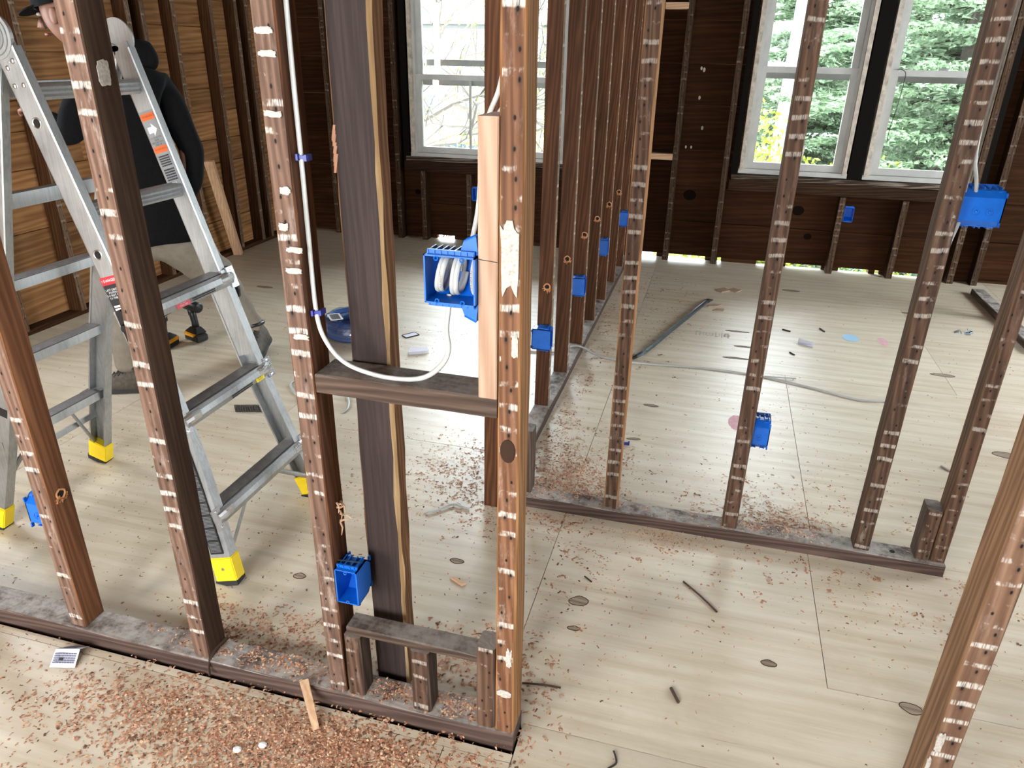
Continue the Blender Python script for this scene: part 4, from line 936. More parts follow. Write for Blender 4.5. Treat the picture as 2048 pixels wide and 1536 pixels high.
# coil of blue cable in clear film
t = thing('cable_bundle', 'blue cable coil wrapped in clear film behind the dark post', 'cable coil', (-1.90, 3.58, 0))
for k in range(5):
    mb = MB(); R_ = .165 - .008 * (k % 2); zc = .018 + k * .019
    mb.tube([(-1.90 + math.cos(2 * math.pi * i / 30) * R_, 3.58 + math.sin(2 * math.pi * i / 30) * R_, zc) for i in range(30)], .0125, 7, closed=True)
    mb.tube([(-1.90 + math.cos(2 * math.pi * i / 26) * (R_ - .024), 3.58 + math.sin(2 * math.pi * i / 26) * (R_ - .024), zc) for i in range(26)], .0125, 6, closed=True)
    mb.build('turn', M['plastic_blue'], t, smooth=True)
mb = MB(); V = []; n, m_ = 34, 10
for i in range(n):
    a = 2 * math.pi * i / n
    for j in range(m_):
        b = 2 * math.pi * j / m_; rr = .058 * (1 + .16 * noise.noise((i * .9, j * 1.1, 2))); R_ = .153
        V.append((-1.90 + math.cos(a) * (R_ + rr * .72 * math.cos(b)), 3.58 + math.sin(a) * (R_ + rr * .72 * math.cos(b)), max(.003, .058 + rr * math.sin(b))))
F = [(i * m_ + j, ((i + 1) % n) * m_ + j, ((i + 1) % n) * m_ + (j + 1) % m_, i * m_ + (j + 1) % m_) for i in range(n) for j in range(m_)]
mb.add(V, F); mb.build('film_wrap', M['film'], t)
mb = MB(); mb.obox((-1.985, 3.50, .117), (.62, -.75, 0), (.75, .62, .0), (0, 0, 1), .055, .035, .0008); L = mb.build('label', M['lab_white'], t); lines(L, (-1.985, 3.50, .1178), (.62, -.75, 0), (.75, .62, 0), .09, .05, 8, M['lab_dark'], 77)
# papers and scraps
t = thing('folded_leaflet', 'folded printed leaflet on the floor in front of the leftmost front plate', 'leaflet', (-1.51, 1.10, 0))
mb = MB(); A0, A1, B0, B1, C0, C1 = (-1.553, 1.107, .020), (-1.487, 1.122, .024), (-1.535, 1.142, .003), (-1.488, 1.152, .006), (-1.537, 1.064, .0012), (-1.472, 1.082, .0012)
th = Vector((0, 0, .0006))
for q in ((C0, C1, A1, A0), (A0, A1, B1, B0)):
    q = [Vector(p) for p in q]; mb.add(q + [p + th for p in q], [(0, 1, 2, 3), (7, 6, 5, 4), (0, 4, 5, 1), (1, 5, 6, 2), (2, 6, 7, 3), (3, 7, 4, 0)])
L = mb.build('sheet', M['paper'], t)
xd = Vector(C1) - Vector(C0); yd = Vector(A0) - Vector(C0); cc = (Vector(C0) + Vector(A1)) / 2
lines(L, cc + Vector((0, -.0002, .0006)), xd, yd, .058, .030, 5, M['paper_print'], 91)
mb = MB(); mb.obox(cc - xd * .12 - yd * .05 + Vector((0, -.0008, .0012)), xd, yd, xd.cross(yd), .006, .004, .0003); mb.build('printed_block', M['lab_dark'], L)
xd2 = Vector(B1) - Vector(B0); yd2 = Vector(B0) - Vector(A0); cc = (Vector(A0) + Vector(B1)) / 2 + Vector((0, 0, .0012)); lines(L, cc, xd2, yd2, .045, .030, 6, M['paper_print'], 92)
def leaf_fold(label, c, s, rot, group=None):
    mb = MB(); ca, sa = math.cos(rot), math.sin(rot); T_ = lambda x, y, z: Vector((c[0] + (x * ca - y * sa) * s, c[1] + (x * sa + y * ca) * s, z * s + .001))
    for q in (((-1, -.6, 0), (1, -.6, 0), (1, .1, .0), (-1, .1, .0)), ((-1, .1, 0), (1, .1, 0), (.9, -.25, .55), (-.9, -.25, .65))):
        q = [T_(*p) for p in q]; mb.add(q + [p + Vector((0, 0, .0008)) for p in q], [(0, 1, 2, 3), (7, 6, 5, 4), (0, 4, 5, 1), (1, 5, 6, 2), (2, 6, 7, 3), (3, 7, 4, 0)])
    return tag(mb.build('paper_scrap', M['paper'], None), label, 'paper', group)
leaf_fold('folded white paper behind the loop of white cable', (-1.452, 3.42), .055, .5)
leaf_fold('folded white paper left of the round light blue sticker', (.608, 4.205), .045, -.3)
for lb, P in (('flat dark-edged scrap on the floor behind the loop of cable', ((-1.635, 3.62), (-1.585, 3.69), (-1.545, 3.66), (-1.595, 3.59))), ): 
    o = slabthing('floor_scrap', lb, 'scrap', P, .003, 'paper'); mb = MB(); mb.tube([(x, y, .003) for x, y in P], .003, 4, closed=True); mb.build('edge', M['iron_dark'], o)
slabthing('cardboard_scrap', 'left one of two square brown scraps beyond the wrecking bar', 'scrap', ((.085, 5.13), (.145, 5.19), (.185, 5.13), (.13, 5.075)), .006, 'cardboard')
slabthing('cardboard_scrap', 'right one of two square brown scraps beyond the wrecking bar', 'scrap', ((.165, 5.15), (.21, 5.20), (.265, 5.165), (.225, 5.10)), .006, 'cardboard')
slabthing('cardboard_scrap', 'upper torn dark scrap near the tip of the wrecking bar', 'scrap', ((.05, 4.72), (.10, 4.735), (.135, 4.78), (.085, 4.79), (.045, 4.75)), .006, 'cardboard')
slabthing('cardboard_scrap', 'lower torn dark scrap near the tip of the wrecking bar', 'scrap', ((.075, 4.645), (.145, 4.66), (.15, 4.70), (.10, 4.69)), .006, 'cardboard')
slabthing('round_sticker', 'round light blue sticker lying on the plywood', 'sticker', [(.873 + .045 * math.cos(2 * math.pi * i / 20), 4.395 + .062 * math.sin(2 * math.pi * i / 20)) for i in range(20)], .001, 'sky_paper')
mb = MB()
for k in range(9):
    x, y = 1.555 + random.uniform(-.05, .05), 4.70 + random.uniform(-.03, .03); mb.obox((x, y, .006), (random.uniform(-1, 1), random.uniform(-1, 1), .2), (.2, 1, .4), (0, .3, 1), .018, .010, .0015)
tag(mb.build('plastic_scrap', M['film'], None), 'crumpled clear plastic scrap on the floor at the far right', 'plastic scrap')
# twigs, nails, splinters
def stick(name, label, cat, pts, r, mat, group=None, n=5):
    mb = MB(); mb.tube(spline(pts, 3), r, n); return tag(mb.build(name, M[mat], None), label, cat, group)
stick('wood_splinter', 'long thin dark splinter lying in the open doorway floor', 'splinter', [(.056, 1.894, .003), (.11, 1.84, .004), (.160, 1.783, .003)], .0028, 'twig')
stick('wood_splinter', 'short thick dark splinter nearest the camera in the doorway', 'splinter', [(.050, 1.456, .004), (.072, 1.414, .004)], .0042, 'twig')
stick('wood_splinter', 'dark splinter beside the foot of the amber corner stud', 'splinter', [(-.325, 1.364, .003), (-.27, 1.374, .003), (-.225, 1.377, .003)], .0028, 'twig')
stick('nail', 'small bent nail left of the long doorway splinter', 'nail', [(-.245, 1.832, .002), (-.232, 1.822, .002), (-.219, 1.812, .002)], .0022, 'iron_dark')
stick('nail', 'bent dark wire nail at the bottom edge of the doorway floor', 'nail', [(-.066, 1.228, .003), (-.058, 1.21, .003), (-.056, 1.195, .004), (-.072, 1.178, .003)], .0024, 'iron_dark')
for i, (p, q) in enumerate((((.492, 4.414), (.537, 4.390)), ((.713, 4.505), (.735, 4.452)), ((.510, 4.034), (.533, 4.000)))):
    stick('nail', ('dark nail above the folded paper left of the blue sticker', 'dark nail between the folded paper and the blue sticker', 'dark nail below the folded paper left of the blue sticker')[i], 'nail', [(*p, .004), (*q, .004)], .0042, 'iron_dark', 'stray nails on the far floor')
stick('wire_offcut', 'short grey wire offcut by the fourth stud of the right partition', 'wire', [(1.018, 2.915, .004), (1.045, 2.878, .004)], .004, 'grey_cable')
mb = MB(); mb.add([(-.648, 1.703, .001), (-.60, 1.676, .001), (-.588, 1.690, .001), (-.632, 1.712, .001), (-.645, 1.702, .006), (-.60, 1.680, .008), (-.592, 1.688, .008), (-.632, 1.709, .006)], [(0, 1, 2, 3), (4, 5, 6, 7), (0, 1, 5, 4), (1, 2, 6, 5), (2, 3, 7, 6), (3, 0, 4, 7)])
tag(mb.build('wood_chip', M['chip_b'], None), 'brown wood chip on the floor right of the dark post', 'wood chip')
mb = MB(); a, b = Vector((-.838, 1.166, .062)), Vector((-.768, 1.085, .003)); d = (b - a).normalized(); s_ = Vector((.8, .45, .1)); s_ = (s_ - d * s_.dot(d)).normalized(); u_ = d.cross(s_)
mb.add([a + s_ * .010, a - s_ * .012, b - s_ * .006 + d * .0, b + s_ * .010] + [p + u_ * -.005 for p in (a + s_ * .010, a - s_ * .012, b - s_ * .006, b + s_ * .010)], [(0, 1, 2, 3), (7, 6, 5, 4), (0, 4, 5, 1), (1, 5, 6, 2), (2, 6, 7, 3), (3, 7, 4, 0)])
tag(mb.build('wood_sliver', M['fir_old'], None), 'flat tan wood sliver leaning on the front bottom plate', 'wood sliver')
mb = MB(); mb.tube(spline([(-1.118, 1.250, .048), (-1.122, 1.20, .047), (-1.118, 1.168, .036), (-1.108, 1.150, .012)], 4), [.007] * 4 + [.009] * 4 + [.005] * 5, 5, flat=.5)
tag(mb.build('wood_sliver', M['twig'], None), 'dark torn sliver across the front plate beside the second stud', 'wood sliver')
t = thing('wire_mesh_scrap', 'small dark scrap of expanded wire mesh on the floor by the ladder', 'mesh scrap', (-1.93, 2.545, 0))
o0, e1, e2 = Vector((-1.995, 2.525, .005)), Vector((.128, .016, 0)), Vector((.02, .062, 0)); e1, e2 = Vector((.125, .040, 0)), Vector((-.045, .055, 0)); o0 = Vector((-1.955, 2.495, .005))
mb = MB()
for i in range(13): a = o0 + e1 * i / 12; mb.tube([a, a + e2], .0022, 4)
for j in range(6): a = o0 + e2 * j / 5; mb.tube([a, a + e1], .0022, 4)
mb.build('grid', M['iron_dark'], t)
mb = MB(); c = Vector((-.23, 2.722, .005)); mb.obox(c, (1, .2, 0), (0, 1, 0), (0, 0, 1), .013, .005, .004); mb.obox(c + Vector((.011, 0, .003)), (1, 0, 0), (0, 1, 0), (0, 0, 1), .003, .007, .007); mb.obox(c - Vector((.011, 0, -.003)), (1, 0, 0), (0, 1, 0), (0, 0, 1), .003, .007, .007)
tag(mb.build('cable_clip', M['clip'], None), 'dark blue cable clip lying on the floor right of the first right-hand stud', 'cable clip')
for i, (x, y, lb) in enumerate(((-.915, .985, 'left one of two shiny plaster bits in the sawdust at the front'), (-.865, 1.012, 'right one of two shiny plaster bits in the sawdust at the front'))):
    mb = MB(); mb.ball((x, y, .004), .011, .009, .005, 8, 5); tag(mb.build('plaster_bit', M['lab_white'], None), lb, 'plaster bit')
M['stamp'] = plain('faint_grey_stamp', (.42, .39, .32), .8)
mb = MB(); rnd = random.Random(5); x = -.005
while x < .19:                                                       # worn, unreadable grey mill stamp
    l = rnd.uniform(.006, .012); mb.obox((x, 4.205, .0002), (1, 0, 0), (0, 1, 0), (0, 0, 1), l / 2, rnd.choice((.026, .040, .040)), .0003)
    if rnd.random() < .5: mb.obox((x + .008, 4.205 + rnd.choice((-.03, .0, .03)), .0002), (1, 0, 0), (0, 1, 0), (0, 0, 1), .006, .006, .0003)
    x += l + rnd.uniform(.007, .012)
mb.build('printed_stamp', M['stamp'], floor)

# ================================================================== person working behind the ladder
def skin_mesh(name, joints, edges, mats, parent, level=2, root=0, disp=None):
    """one continuous surface grown round a jointed skeleton: joints (x, y, z, rx, ry)"""
    me = bpy.data.meshes.new(name); me.from_pydata([j[:3] for j in joints], edges, [])
    o = bpy.data.objects.new(name, me); COL.objects.link(o)
    m = o.modifiers.new('s', 'SKIN'); m.use_smooth_shade = True; m.branch_smoothing = .35
    sub = o.modifiers.new('d', 'SUBSURF'); sub.levels = sub.render_levels = level
    sv = me.skin_vertices[0].data
    for i, j in enumerate(joints): sv[i].radius = (j[3], j[4] if len(j) > 4 else j[3]); sv[i].use_root = (i == root)
    bpy.context.view_layer.update()
    ev = o.evaluated_get(bpy.context.evaluated_depsgraph_get()); nm = bpy.data.meshes.new_from_object(ev)
    bpy.data.objects.remove(o); bpy.data.meshes.remove(me)
    pb = base_of(parent); z0 = Vector((0, 0, 0))
    if disp:
        for v in nm.vertices: v.co = disp(v.co)
    for v in nm.vertices: v.co = v.co - pb
    nm.name = name; nm.materials.clear()
    for mm in mats: nm.materials.append(mm)
    nm.shade_smooth(); r = bpy.data.objects.new(name, nm); put(r, parent); return r
per = thing('person', 'person in a black hoodie and grey-beige trousers bending towards the left wall behind the ladder', 'person', (-2.55, 2.95, 0))
pel, chest, neck = (-2.585, 2.974, .80), (-2.622, 2.952, 1.18), (-2.645, 2.925, 1.42)
hR, kR, aR = (-2.515, 3.035, .735), (-2.385, 3.085, .43), (-2.285, 3.165, .125)
hL, kL, aL = (-2.625, 2.900, .735), (-2.640, 2.700, .42), (-2.535, 2.555, .125)
shR, elR, wrR = (-2.555, 3.085, 1.335), (-2.485, 3.140, 1.045), (-2.505, 3.045, .800)
shL, elL, wrL = (-2.700, 2.800, 1.350), (-2.735, 2.700, 1.130), (-2.930, 2.760, 1.200)
hd = Vector((-2.735, 2.790, 1.600)); fw = Vector((-.93, -.30, -.22)).normalized(); sd_ = Vector((0, 0, 1)).cross(fw).normalized(); up_ = fw.cross(sd_)
body = [(*pel, .125, .10), (-2.60, 2.965, .98, .12, .095), (*chest, .135, .105), (-2.635, 2.94, 1.32, .125, .085), (*neck, .058, .058), (-2.69, 2.86, 1.50, .055, .055),
        (*hR, .085), (*kR, .062), (*aR, .045), (*hL, .085), (*kL, .062), (*aL, .045),
        (*shR, .062), (*elR, .045), (*wrR, .031), (*shL, .062), (*elL, .045), (*wrL, .031)]
be = [(0, 1), (1, 2), (2, 3), (3, 4), (4, 5), (0, 6), (6, 7), (7, 8), (0, 9), (9, 10), (10, 11), (3, 12), (12, 13), (13, 14), (3, 15), (15, 16), (16, 17)]
def hand(wr, d, pn):
    """palm and five curled fingers continued from a wrist"""
    wr, d, pn = Vector(wr), Vector(d).normalized(), Vector(pn).normalized(); s = d.cross(pn).normalized(); i0 = len(body)
    P = [(wr + d * .05, .026, .018), (wr + d * .085, .028, .015)]; js = [(*p, a, b) for p, a, b in P]; ed = [(-1, 0), (0, 1)]
    for k, (o, l) in enumerate(((-.027, .062), (-.009, .072), (.009, .068), (.026, .052))):
        b = wr + d * .088 + s * o; n0 = len(js)
        js += [(*(b + d * .004), .0092, .0092), (*(b + d * l * .45 + pn * .008), .0085, .0085), (*(b + d * l * .75 + pn * .028), .0078, .0078), (*(b + d * l * .80 + pn * .045), .0066, .0066)]
        ed += [(1, n0), (n0, n0 + 1), (n0 + 1, n0 + 2), (n0 + 2, n0 + 3)]
    n0 = len(js); b = wr + d * .03 - s * .026
    js += [(*b, .013, .013), (*(b + d * .032 - s * .018 + pn * .012), .010, .010), (*(b + d * .062 - s * .018 + pn * .026), .0082, .0082)]; ed += [(0, n0), (n0, n0 + 1), (n0 + 1, n0 + 2)]
    return js, ed
for wi, wr, d, pn in ((14, wrR, (-.25, -.85, -.45), (-.6, .2, -.5)), (17, wrL, (-.9, .1, .35), (.3, .2, -.9))):
    js, ed = hand(wr, d, pn); i0 = len(body); body += js; be += [((wi if a == -1 else i0 + a), i0 + b) for a, b in ed]
# head carried on the neck
i0 = len(body)
body += [(*(hd - up_ * .075 - fw * .015), .060, .062), (*(hd - up_ * .02), .074, .082), (*(hd + up_ * .055 - fw * .008), .076, .086), (*(hd + up_ * .095 - fw * .01), .050, .058)]
be += [(5, i0), (i0, i0 + 1), (i0 + 1, i0 + 2), (i0 + 2, i0 + 3)]
skin_mesh('body', body, be, [M['skin']], per)
mb = MB(); fc = lambda a, b, c: hd + fw * a + sd_ * b + up_ * c
mb.add([fc(.088, 0, .028), fc(.080, -.017, -.022), fc(.080, .017, -.022), fc(.118, 0, -.016), fc(.085, 0, -.030)], [(0, 1, 3), (0, 3, 2), (1, 4, 3), (4, 2, 3), (0, 2, 4, 1)])
mb.build('nose', M['skin'], per, smooth=True, bevel=0)
for s_ in (-1, 1):
    mb = MB(); mb.ball(fc(.072, s_ * .030, .024), .0105, .0105, .0075, 10, 7); e = mb.build('eye', M['eye'], per, smooth=True)
    mb = MB(); mb.ball(fc(.0805, s_ * .030, .024), .0045, .0045, .0045, 8, 6); mb.build('pupil', M['black'], e, smooth=True)
    mb = MB(); mb.ball(fc(-.008, s_ * .082, .0), .020, .010, .032, 10, 8); mb.build('ear', M['skin'], per, smooth=True)
    mb = MB(); mb.tube([fc(.084, s_ * .012, .043), fc(.083, s_ * .03, .049), fc(.070, s_ * .046, .042)], [.003, .005, .003], 6); mb.build('eyebrow', M['hair'], per)
mb = MB(); mb.tube([fc(.074, -.026, -.052), fc(.088, -.01, -.049), fc(.090, 0, -.051), fc(.088, .01, -.049), fc(.074, .026, -.052)], [.003, .0065, .006, .0065, .003], 8); mb.build('mouth', M['lip'], per, smooth=True)
mb = MB(); V = []; n, m_ = 20, 9                                                   # cap with a peak
for i in range(m_ + 1):
    th = math.pi * .5 * i / m_
    for j in range(n):
        a = 2 * math.pi * j / n; V.append(fc(.108 * math.sin(th) * math.cos(a) - .008, .088 * math.sin(th) * math.sin(a), .045 + .092 * math.cos(th)))
F = [(i * n + j, (i + 1) * n + j, (i + 1) * n + (j + 1) % n, i * n + (j + 1) % n) for i in range(m_) for j in range(n)]
mb.add(V, F); cap = mb.build('cap', M['hoodie'], per, smooth=True)
mb = MB(); P = [fc(.085 + .075 * math.cos(t), .075 * math.sin(t), .047 - .012 * math.cos(t)) for t in [math.pi * (k / 12 - .5) for k in range(13)]] + [fc(.06, .07, .05), fc(.06, -.07, .05)]
mb.add(P + [p + up_ * .005 for p in P], [tuple(range(15)), tuple(range(29, 14, -1))] + [(i, (i + 1) % 15, 15 + (i + 1) % 15, 15 + i) for i in range(15)]); mb.build('peak', M['hoodie'], cap)
def cloth(amp, sc, seed):
    def f(co):
        n_ = noise.noise_vector(Vector((co.x * sc, co.y * sc, co.z * sc * .7 + seed))); return co + n_ * amp
    return f
hood_j = [(-2.575, 2.985, .665, .155, .135), (-2.580, 2.980, .80, .168, .150), (-2.60, 2.965, .98, .165, .140), (-2.615, 2.957, 1.18, .170, .140), (-2.635, 2.94, 1.33, .140, .110), (-2.645, 2.925, 1.43, .085, .085),
          (-2.560, 3.080, 1.34, .085, .085), (-2.475, 3.150, 1.05, .066, .066), (-2.480, 3.110, .90, .055, .055), (-2.500, 3.062, .800, .044, .044),
          (-2.700, 2.800, 1.345, .082, .082), (-2.735, 2.700, 1.13, .066, .066), (-2.86, 2.735, 1.175, .052, .052), (-2.900, 2.750, 1.19, .044, .044)]
skin_mesh('hoodie', hood_j, [(0, 1), (1, 2), (2, 3), (3, 4), (4, 5), (4, 6), (6, 7), (7, 8), (8, 9), (4, 10), (10, 11), (11, 12), (12, 13)], [M['hoodie']], per, 3, 1, cloth(.016, 9, 3))
skin_mesh('hood', [(-2.70, 2.90, 1.45, .055, .07), (-2.625, 2.985, 1.475, .085, .075), (-2.575, 3.045, 1.455, .070, .060), (-2.545, 3.075, 1.40, .040, .045)], [(0, 1), (1, 2), (2, 3)], [M['hoodie']], per, 3, 1, cloth(.014, 14, 8))
tr = [(-2.580, 2.970, .79, .130, .115), (-2.585, 2.968, .655, .125, .115), (-2.545, 3.000, .600, .128), (-2.462, 3.042, .520, .118), (*kR, .092), (-2.335, 3.120, .28, .076), (-2.300, 3.150, .150, .074), (-2.288, 3.160, .105, .070),
      (-2.665, 2.905, .640, .108), (-2.675, 2.790, .545, .096), (*kL, .088), (-2.590, 2.620, .27, .078), (-2.545, 2.570, .15, .076), (-2.535, 2.558, .095, .074)]
skin_mesh('trousers', tr, [(0, 1), (1, 2), (2, 3), (3, 4), (4, 5), (5, 6), (6, 7), (1, 8), (8, 9), (9, 10), (10, 11), (11, 12), (12, 13)], [M['trouser']], per, 3, 0, cloth(.013, 16, 5))
def shoe(heel, toe, roll=0.0, pitch=0.0):
    heel, toe = Vector(heel), Vector(toe); d = (toe - heel).normalized(); s = d.cross(Vector((0, 0, 1))).normalized(); u = s.cross(d)
    if roll: rm = Matrix.Rotation(roll, 3, d); s, u = rm @ s, rm @ u
    L_ = (toe - heel).length; mb = MB(); st = [(0.0, .030, .055, .085), (.06, .037, .080, .105), (.22, .040, .088, .118), (.36, .040, .078, .105), (.52, .044, .055, .078), (.70, .049, .040, .060), (.86, .046, .034, .050), (.96, .034, .026, .040), (1.0, .016, .020, .028)]
    n = 14; V = []
    for t, w, h0, h1 in st:
        c = heel + d * (L_ * t)
        for j in range(n):
            a = 2 * math.pi * j / n; x = math.cos(a) * w; z = math.sin(a); zz = .018 + (h1 if z > 0 else .0) * max(0, z) ** .8
            V.append(c + s * x + u * zz)
    F = [(i * n + j, i * n + (j + 1) % n, (i + 1) * n + (j + 1) % n, (i + 1) * n + j) for i in range(len(st) - 1) for j in range(n)] + [tuple(range(n)), tuple(range((len(st) - 1) * n, len(st) * n))]
    mb.add(V, F); sh = mb.build('shoe', M['shoe'], per, smooth=True)
    mb = MB(); O = []
    for t, w in ((-.02, .026), (.03, .036), (.15, .041), (.35, .040), (.55, .046), (.72, .051), (.88, .047), (.98, .034), (1.03, .014)): O.append((t * L_, w))
    out = [(a, b) for a, b in O] + [(a, -b) for a, b in reversed(O)]
    mb.extrude(out, heel, d, s, u * .020); mb.build('sole', M['sole'], sh, bevel=0)
    mb = MB()
    for k in range(5):
        t = .40 + k * .075; c = heel + d * (L_ * t); hh = .018 + (.098 - .040 * k / 4); mb.tube([c - s * .026 + u * (hh - .022), c + u * (hh + .006), c + s * .026 + d * .016 + u * (hh - .022)], .0035, 5)
        mb.tube([c + s * .026 + u * (hh - .022), c + u * (hh + .006), c - s * .026 + d * .016 + u * (hh - .022)], .0035, 5)
    mb.build('lace', M['lace'], sh)
    mb = MB(); mb.tube([heel + d * .055 + (s * math.cos(q) * .042 + d * math.sin(q) * .050) + u * (.128 + .012 * math.sin(q)) for q in [2 * math.pi * k / 14 for k in range(14)]], .011, 7, closed=True); mb.build('collar', M['black'], sh, smooth=True)
shoe((-2.455, 2.590, .002), (-2.725, 2.500, .002)); shoe((-2.265, 3.235, .040), (-2.190, 2.985, .012), roll=.22)

# ================================================================== cordless tools standing on the floor
def drill(label, loc, rot, s=1.0):
    t = thing('cordless_drill', label, 'power tool', loc, 'cordless drills standing on their batteries'); ca, sa = math.cos(rot), math.sin(rot)
    fx, fy = Vector((ca, sa, 0)), Vector((-sa, ca, 0)); L0 = Vector(loc); z = Vector((0, 0, 1)); P = lambda a, b, c: L0 + (fx * a + fy * b + z * c) * s
    mb = MB(); mb.obox(P(.0, 0, .022), fx, fy, z, .062 * s, .038 * s, .021 * s); b = mb.build('battery', M['black'], t, bevel=.006)
    mb = MB(); mb.obox(P(.012, 0, .038), fx, fy, z, .050 * s, .0395 * s, .012 * s); mb.build('battery_cover', M['drill_yellow'], b, bevel=.004)
    mb = MB()
    for k in range(4): mb.obox(P(-.02 + k * .02, 0, .026), fx, fy, z, .006 * s, .0400 * s, .004 * s)
    mb.build('battery_rib', M['black'], b)['kind'] = 'stuff'
    mb = MB(); mb.add([P(a, b_, c) for a, b_, c in ((-.062, -.036, .050), (.060, -.036, .050), (.060, .036, .050), (-.062, .036, .050), (-.034, -.019, .085), (.014, -.019, .085), (.014, .019, .085), (-.034, .019, .085))],
        [(0, 3, 2, 1), (4, 5, 6, 7), (0, 1, 5, 4), (1, 2, 6, 5), (2, 3, 7, 6), (3, 0, 4, 7)]); mb.build('handle_base', M['black'], t, bevel=.004)
    mb = MB(); mb.tube([P(-.010, 0, .080), P(-.010, 0, .11), P(-.002, 0, .15), P(.004, 0, .185)], [.021 * s, .019 * s, .020 * s, .024 * s], 12); mb.build('handle', M['black'], t, smooth=True)
    mb = MB(); mb.obox(P(.026, 0, .160), fx, fy, z, .008 * s, .009 * s, .016 * s); mb.build('trigger', M['rubber'], t, bevel=.003)
    mb = MB(); mb.tube([P(-.075, 0, .208), P(-.070, 0, .208), P(.055, 0, .208), (P(.075, 0, .208))], [.020 * s, .030 * s, .031 * s, .027 * s], 16); mb.build('motor_housing', M['black'], t, smooth=True)
    mb = MB(); mb.tube([P(.075, 0, .208), P(.10, 0, .208), P(.118, 0, .208), P(.128, 0, .208)], [.023 * s, .022 * s, .018 * s, .009 * s], 14); mb.build('chuck', M['black'], t)
drill('black and yellow cordless drill standing upright behind the ladder tread', (-2.700, 3.215, 0), math.radians(160), .96)
drill('cordless drill half hidden behind the second front stud, yellow battery showing', (-2.780, 3.075, 0), math.radians(95), .96)

# ================================================================== outside the windows
GZ = -3.2
mb = MB(); mb.box(-60, 70, 22.0, 90, GZ - .3, GZ); g = mb.build('ground', M['lawn'], None); g['kind'] = 'structure'
mb = MB(); mb.box(-60, 70, 6.2, 22.0, GZ - .3, GZ); g3 = mb.build('pavement', M['concrete'], None); g3['kind'] = 'structure'
mb = MB(); mb.box(-60, 70, 24, 40, GZ - .28, GZ + .02); g2 = mb.build('road', M['asphalt'], None); g2['kind'] = 'structure'
rt = random.Random(11)
def spray(mb, base, d, L_, n, wid, droop, mi=0):
    """a flat bough: a stem of many little needle tufts"""
    d = Vector(d).normalized(); s = d.cross(Vector((0, 0, 1))).normalized()
    for k in range(n):
        t = rt.random() ** .8; p = Vector(base) + d * (L_ * t) + Vector((0, 0, -droop * t * t * L_)) + s * rt.uniform(-1, 1) * wid * (1.1 - t) * L_ + Vector((0, 0, rt.uniform(-.05, .03)))
        a = (d + s * rt.uniform(-.9, .9) + Vector((0, 0, rt.uniform(-.5, .25)))).normalized(); b = a.orthogonal().normalized(); q = rt.random() * 6.28; b = (b * math.cos(q) + a.cross(b) * math.sin(q)); l = rt.uniform(.06, .16); w = rt.uniform(.014, .032)
        i = len(mb.v); mb.v += [tuple(p - b * w), tuple(p + a * l * .6 - b * w * .2 + Vector((0, 0, .006))), tuple(p + a * l), tuple(p + b * w)]; mb.f.append((i, i + 1, i + 2, i + 3)); mb.m.append(mi)
def spruce(label, x, y, top, r, n_b, seed):
    rt.seed(seed); t = thing('spruce_tree', label, 'tree', (x, y, GZ), 'trees outside the windows')
    mb = MB(); mb.tube([(x, y, GZ), (x + .05, y, (top + GZ) / 2), (x, y, top)], [.20, .14, .02], 9); mb.build('trunk', M['bark'], t)
    mb = MB(); bm_ = MB()
    for k in range(n_b):
        h = GZ + 1.2 + (top - GZ - 1.3) * (k + .5) / n_b; fr = 1 - (h - GZ - 1.0) / (top - GZ); L_ = r * (.35 + .65 * fr) * rt.uniform(.75, 1.1); a = rt.random() * 6.283
        d = Vector((math.cos(a), math.sin(a), rt.uniform(-.05, .18))); spray(mb, (x, y, h), d, L_, int(150 + 150 * L_), .32, .10)
        bm_.tube([(x, y, h), Vector((x, y, h)) + d.normalized() * L_ * .5 + Vector((0, 0, -.03 * L_)), Vector((x, y, h)) + d.normalized() * L_ * .95 + Vector((0, 0, -.095 * L_))], [.030, .018, .006], 4)
    bm_.build('branches', M['bark'], t); f = mb.build('foliage', M['spruce'], t); f['kind'] = 'stuff'
spruce('big pale blue-green spruce filling the right-hand window', 2.75, 10.8, 5.6, 2.7, 210, 3)
spruce('pale spruce rising behind the left window of the pair', 1.15, 13.6, 4.2, 2.4, 170, 4)
spruce('spruce standing deeper behind the big pale one', 3.3, 16.5, 5.5, 3.0, 150, 6)
spruce('further spruce at the far edge of the right-hand window', 5.2, 13.0, 6.0, 3.0, 170, 5)
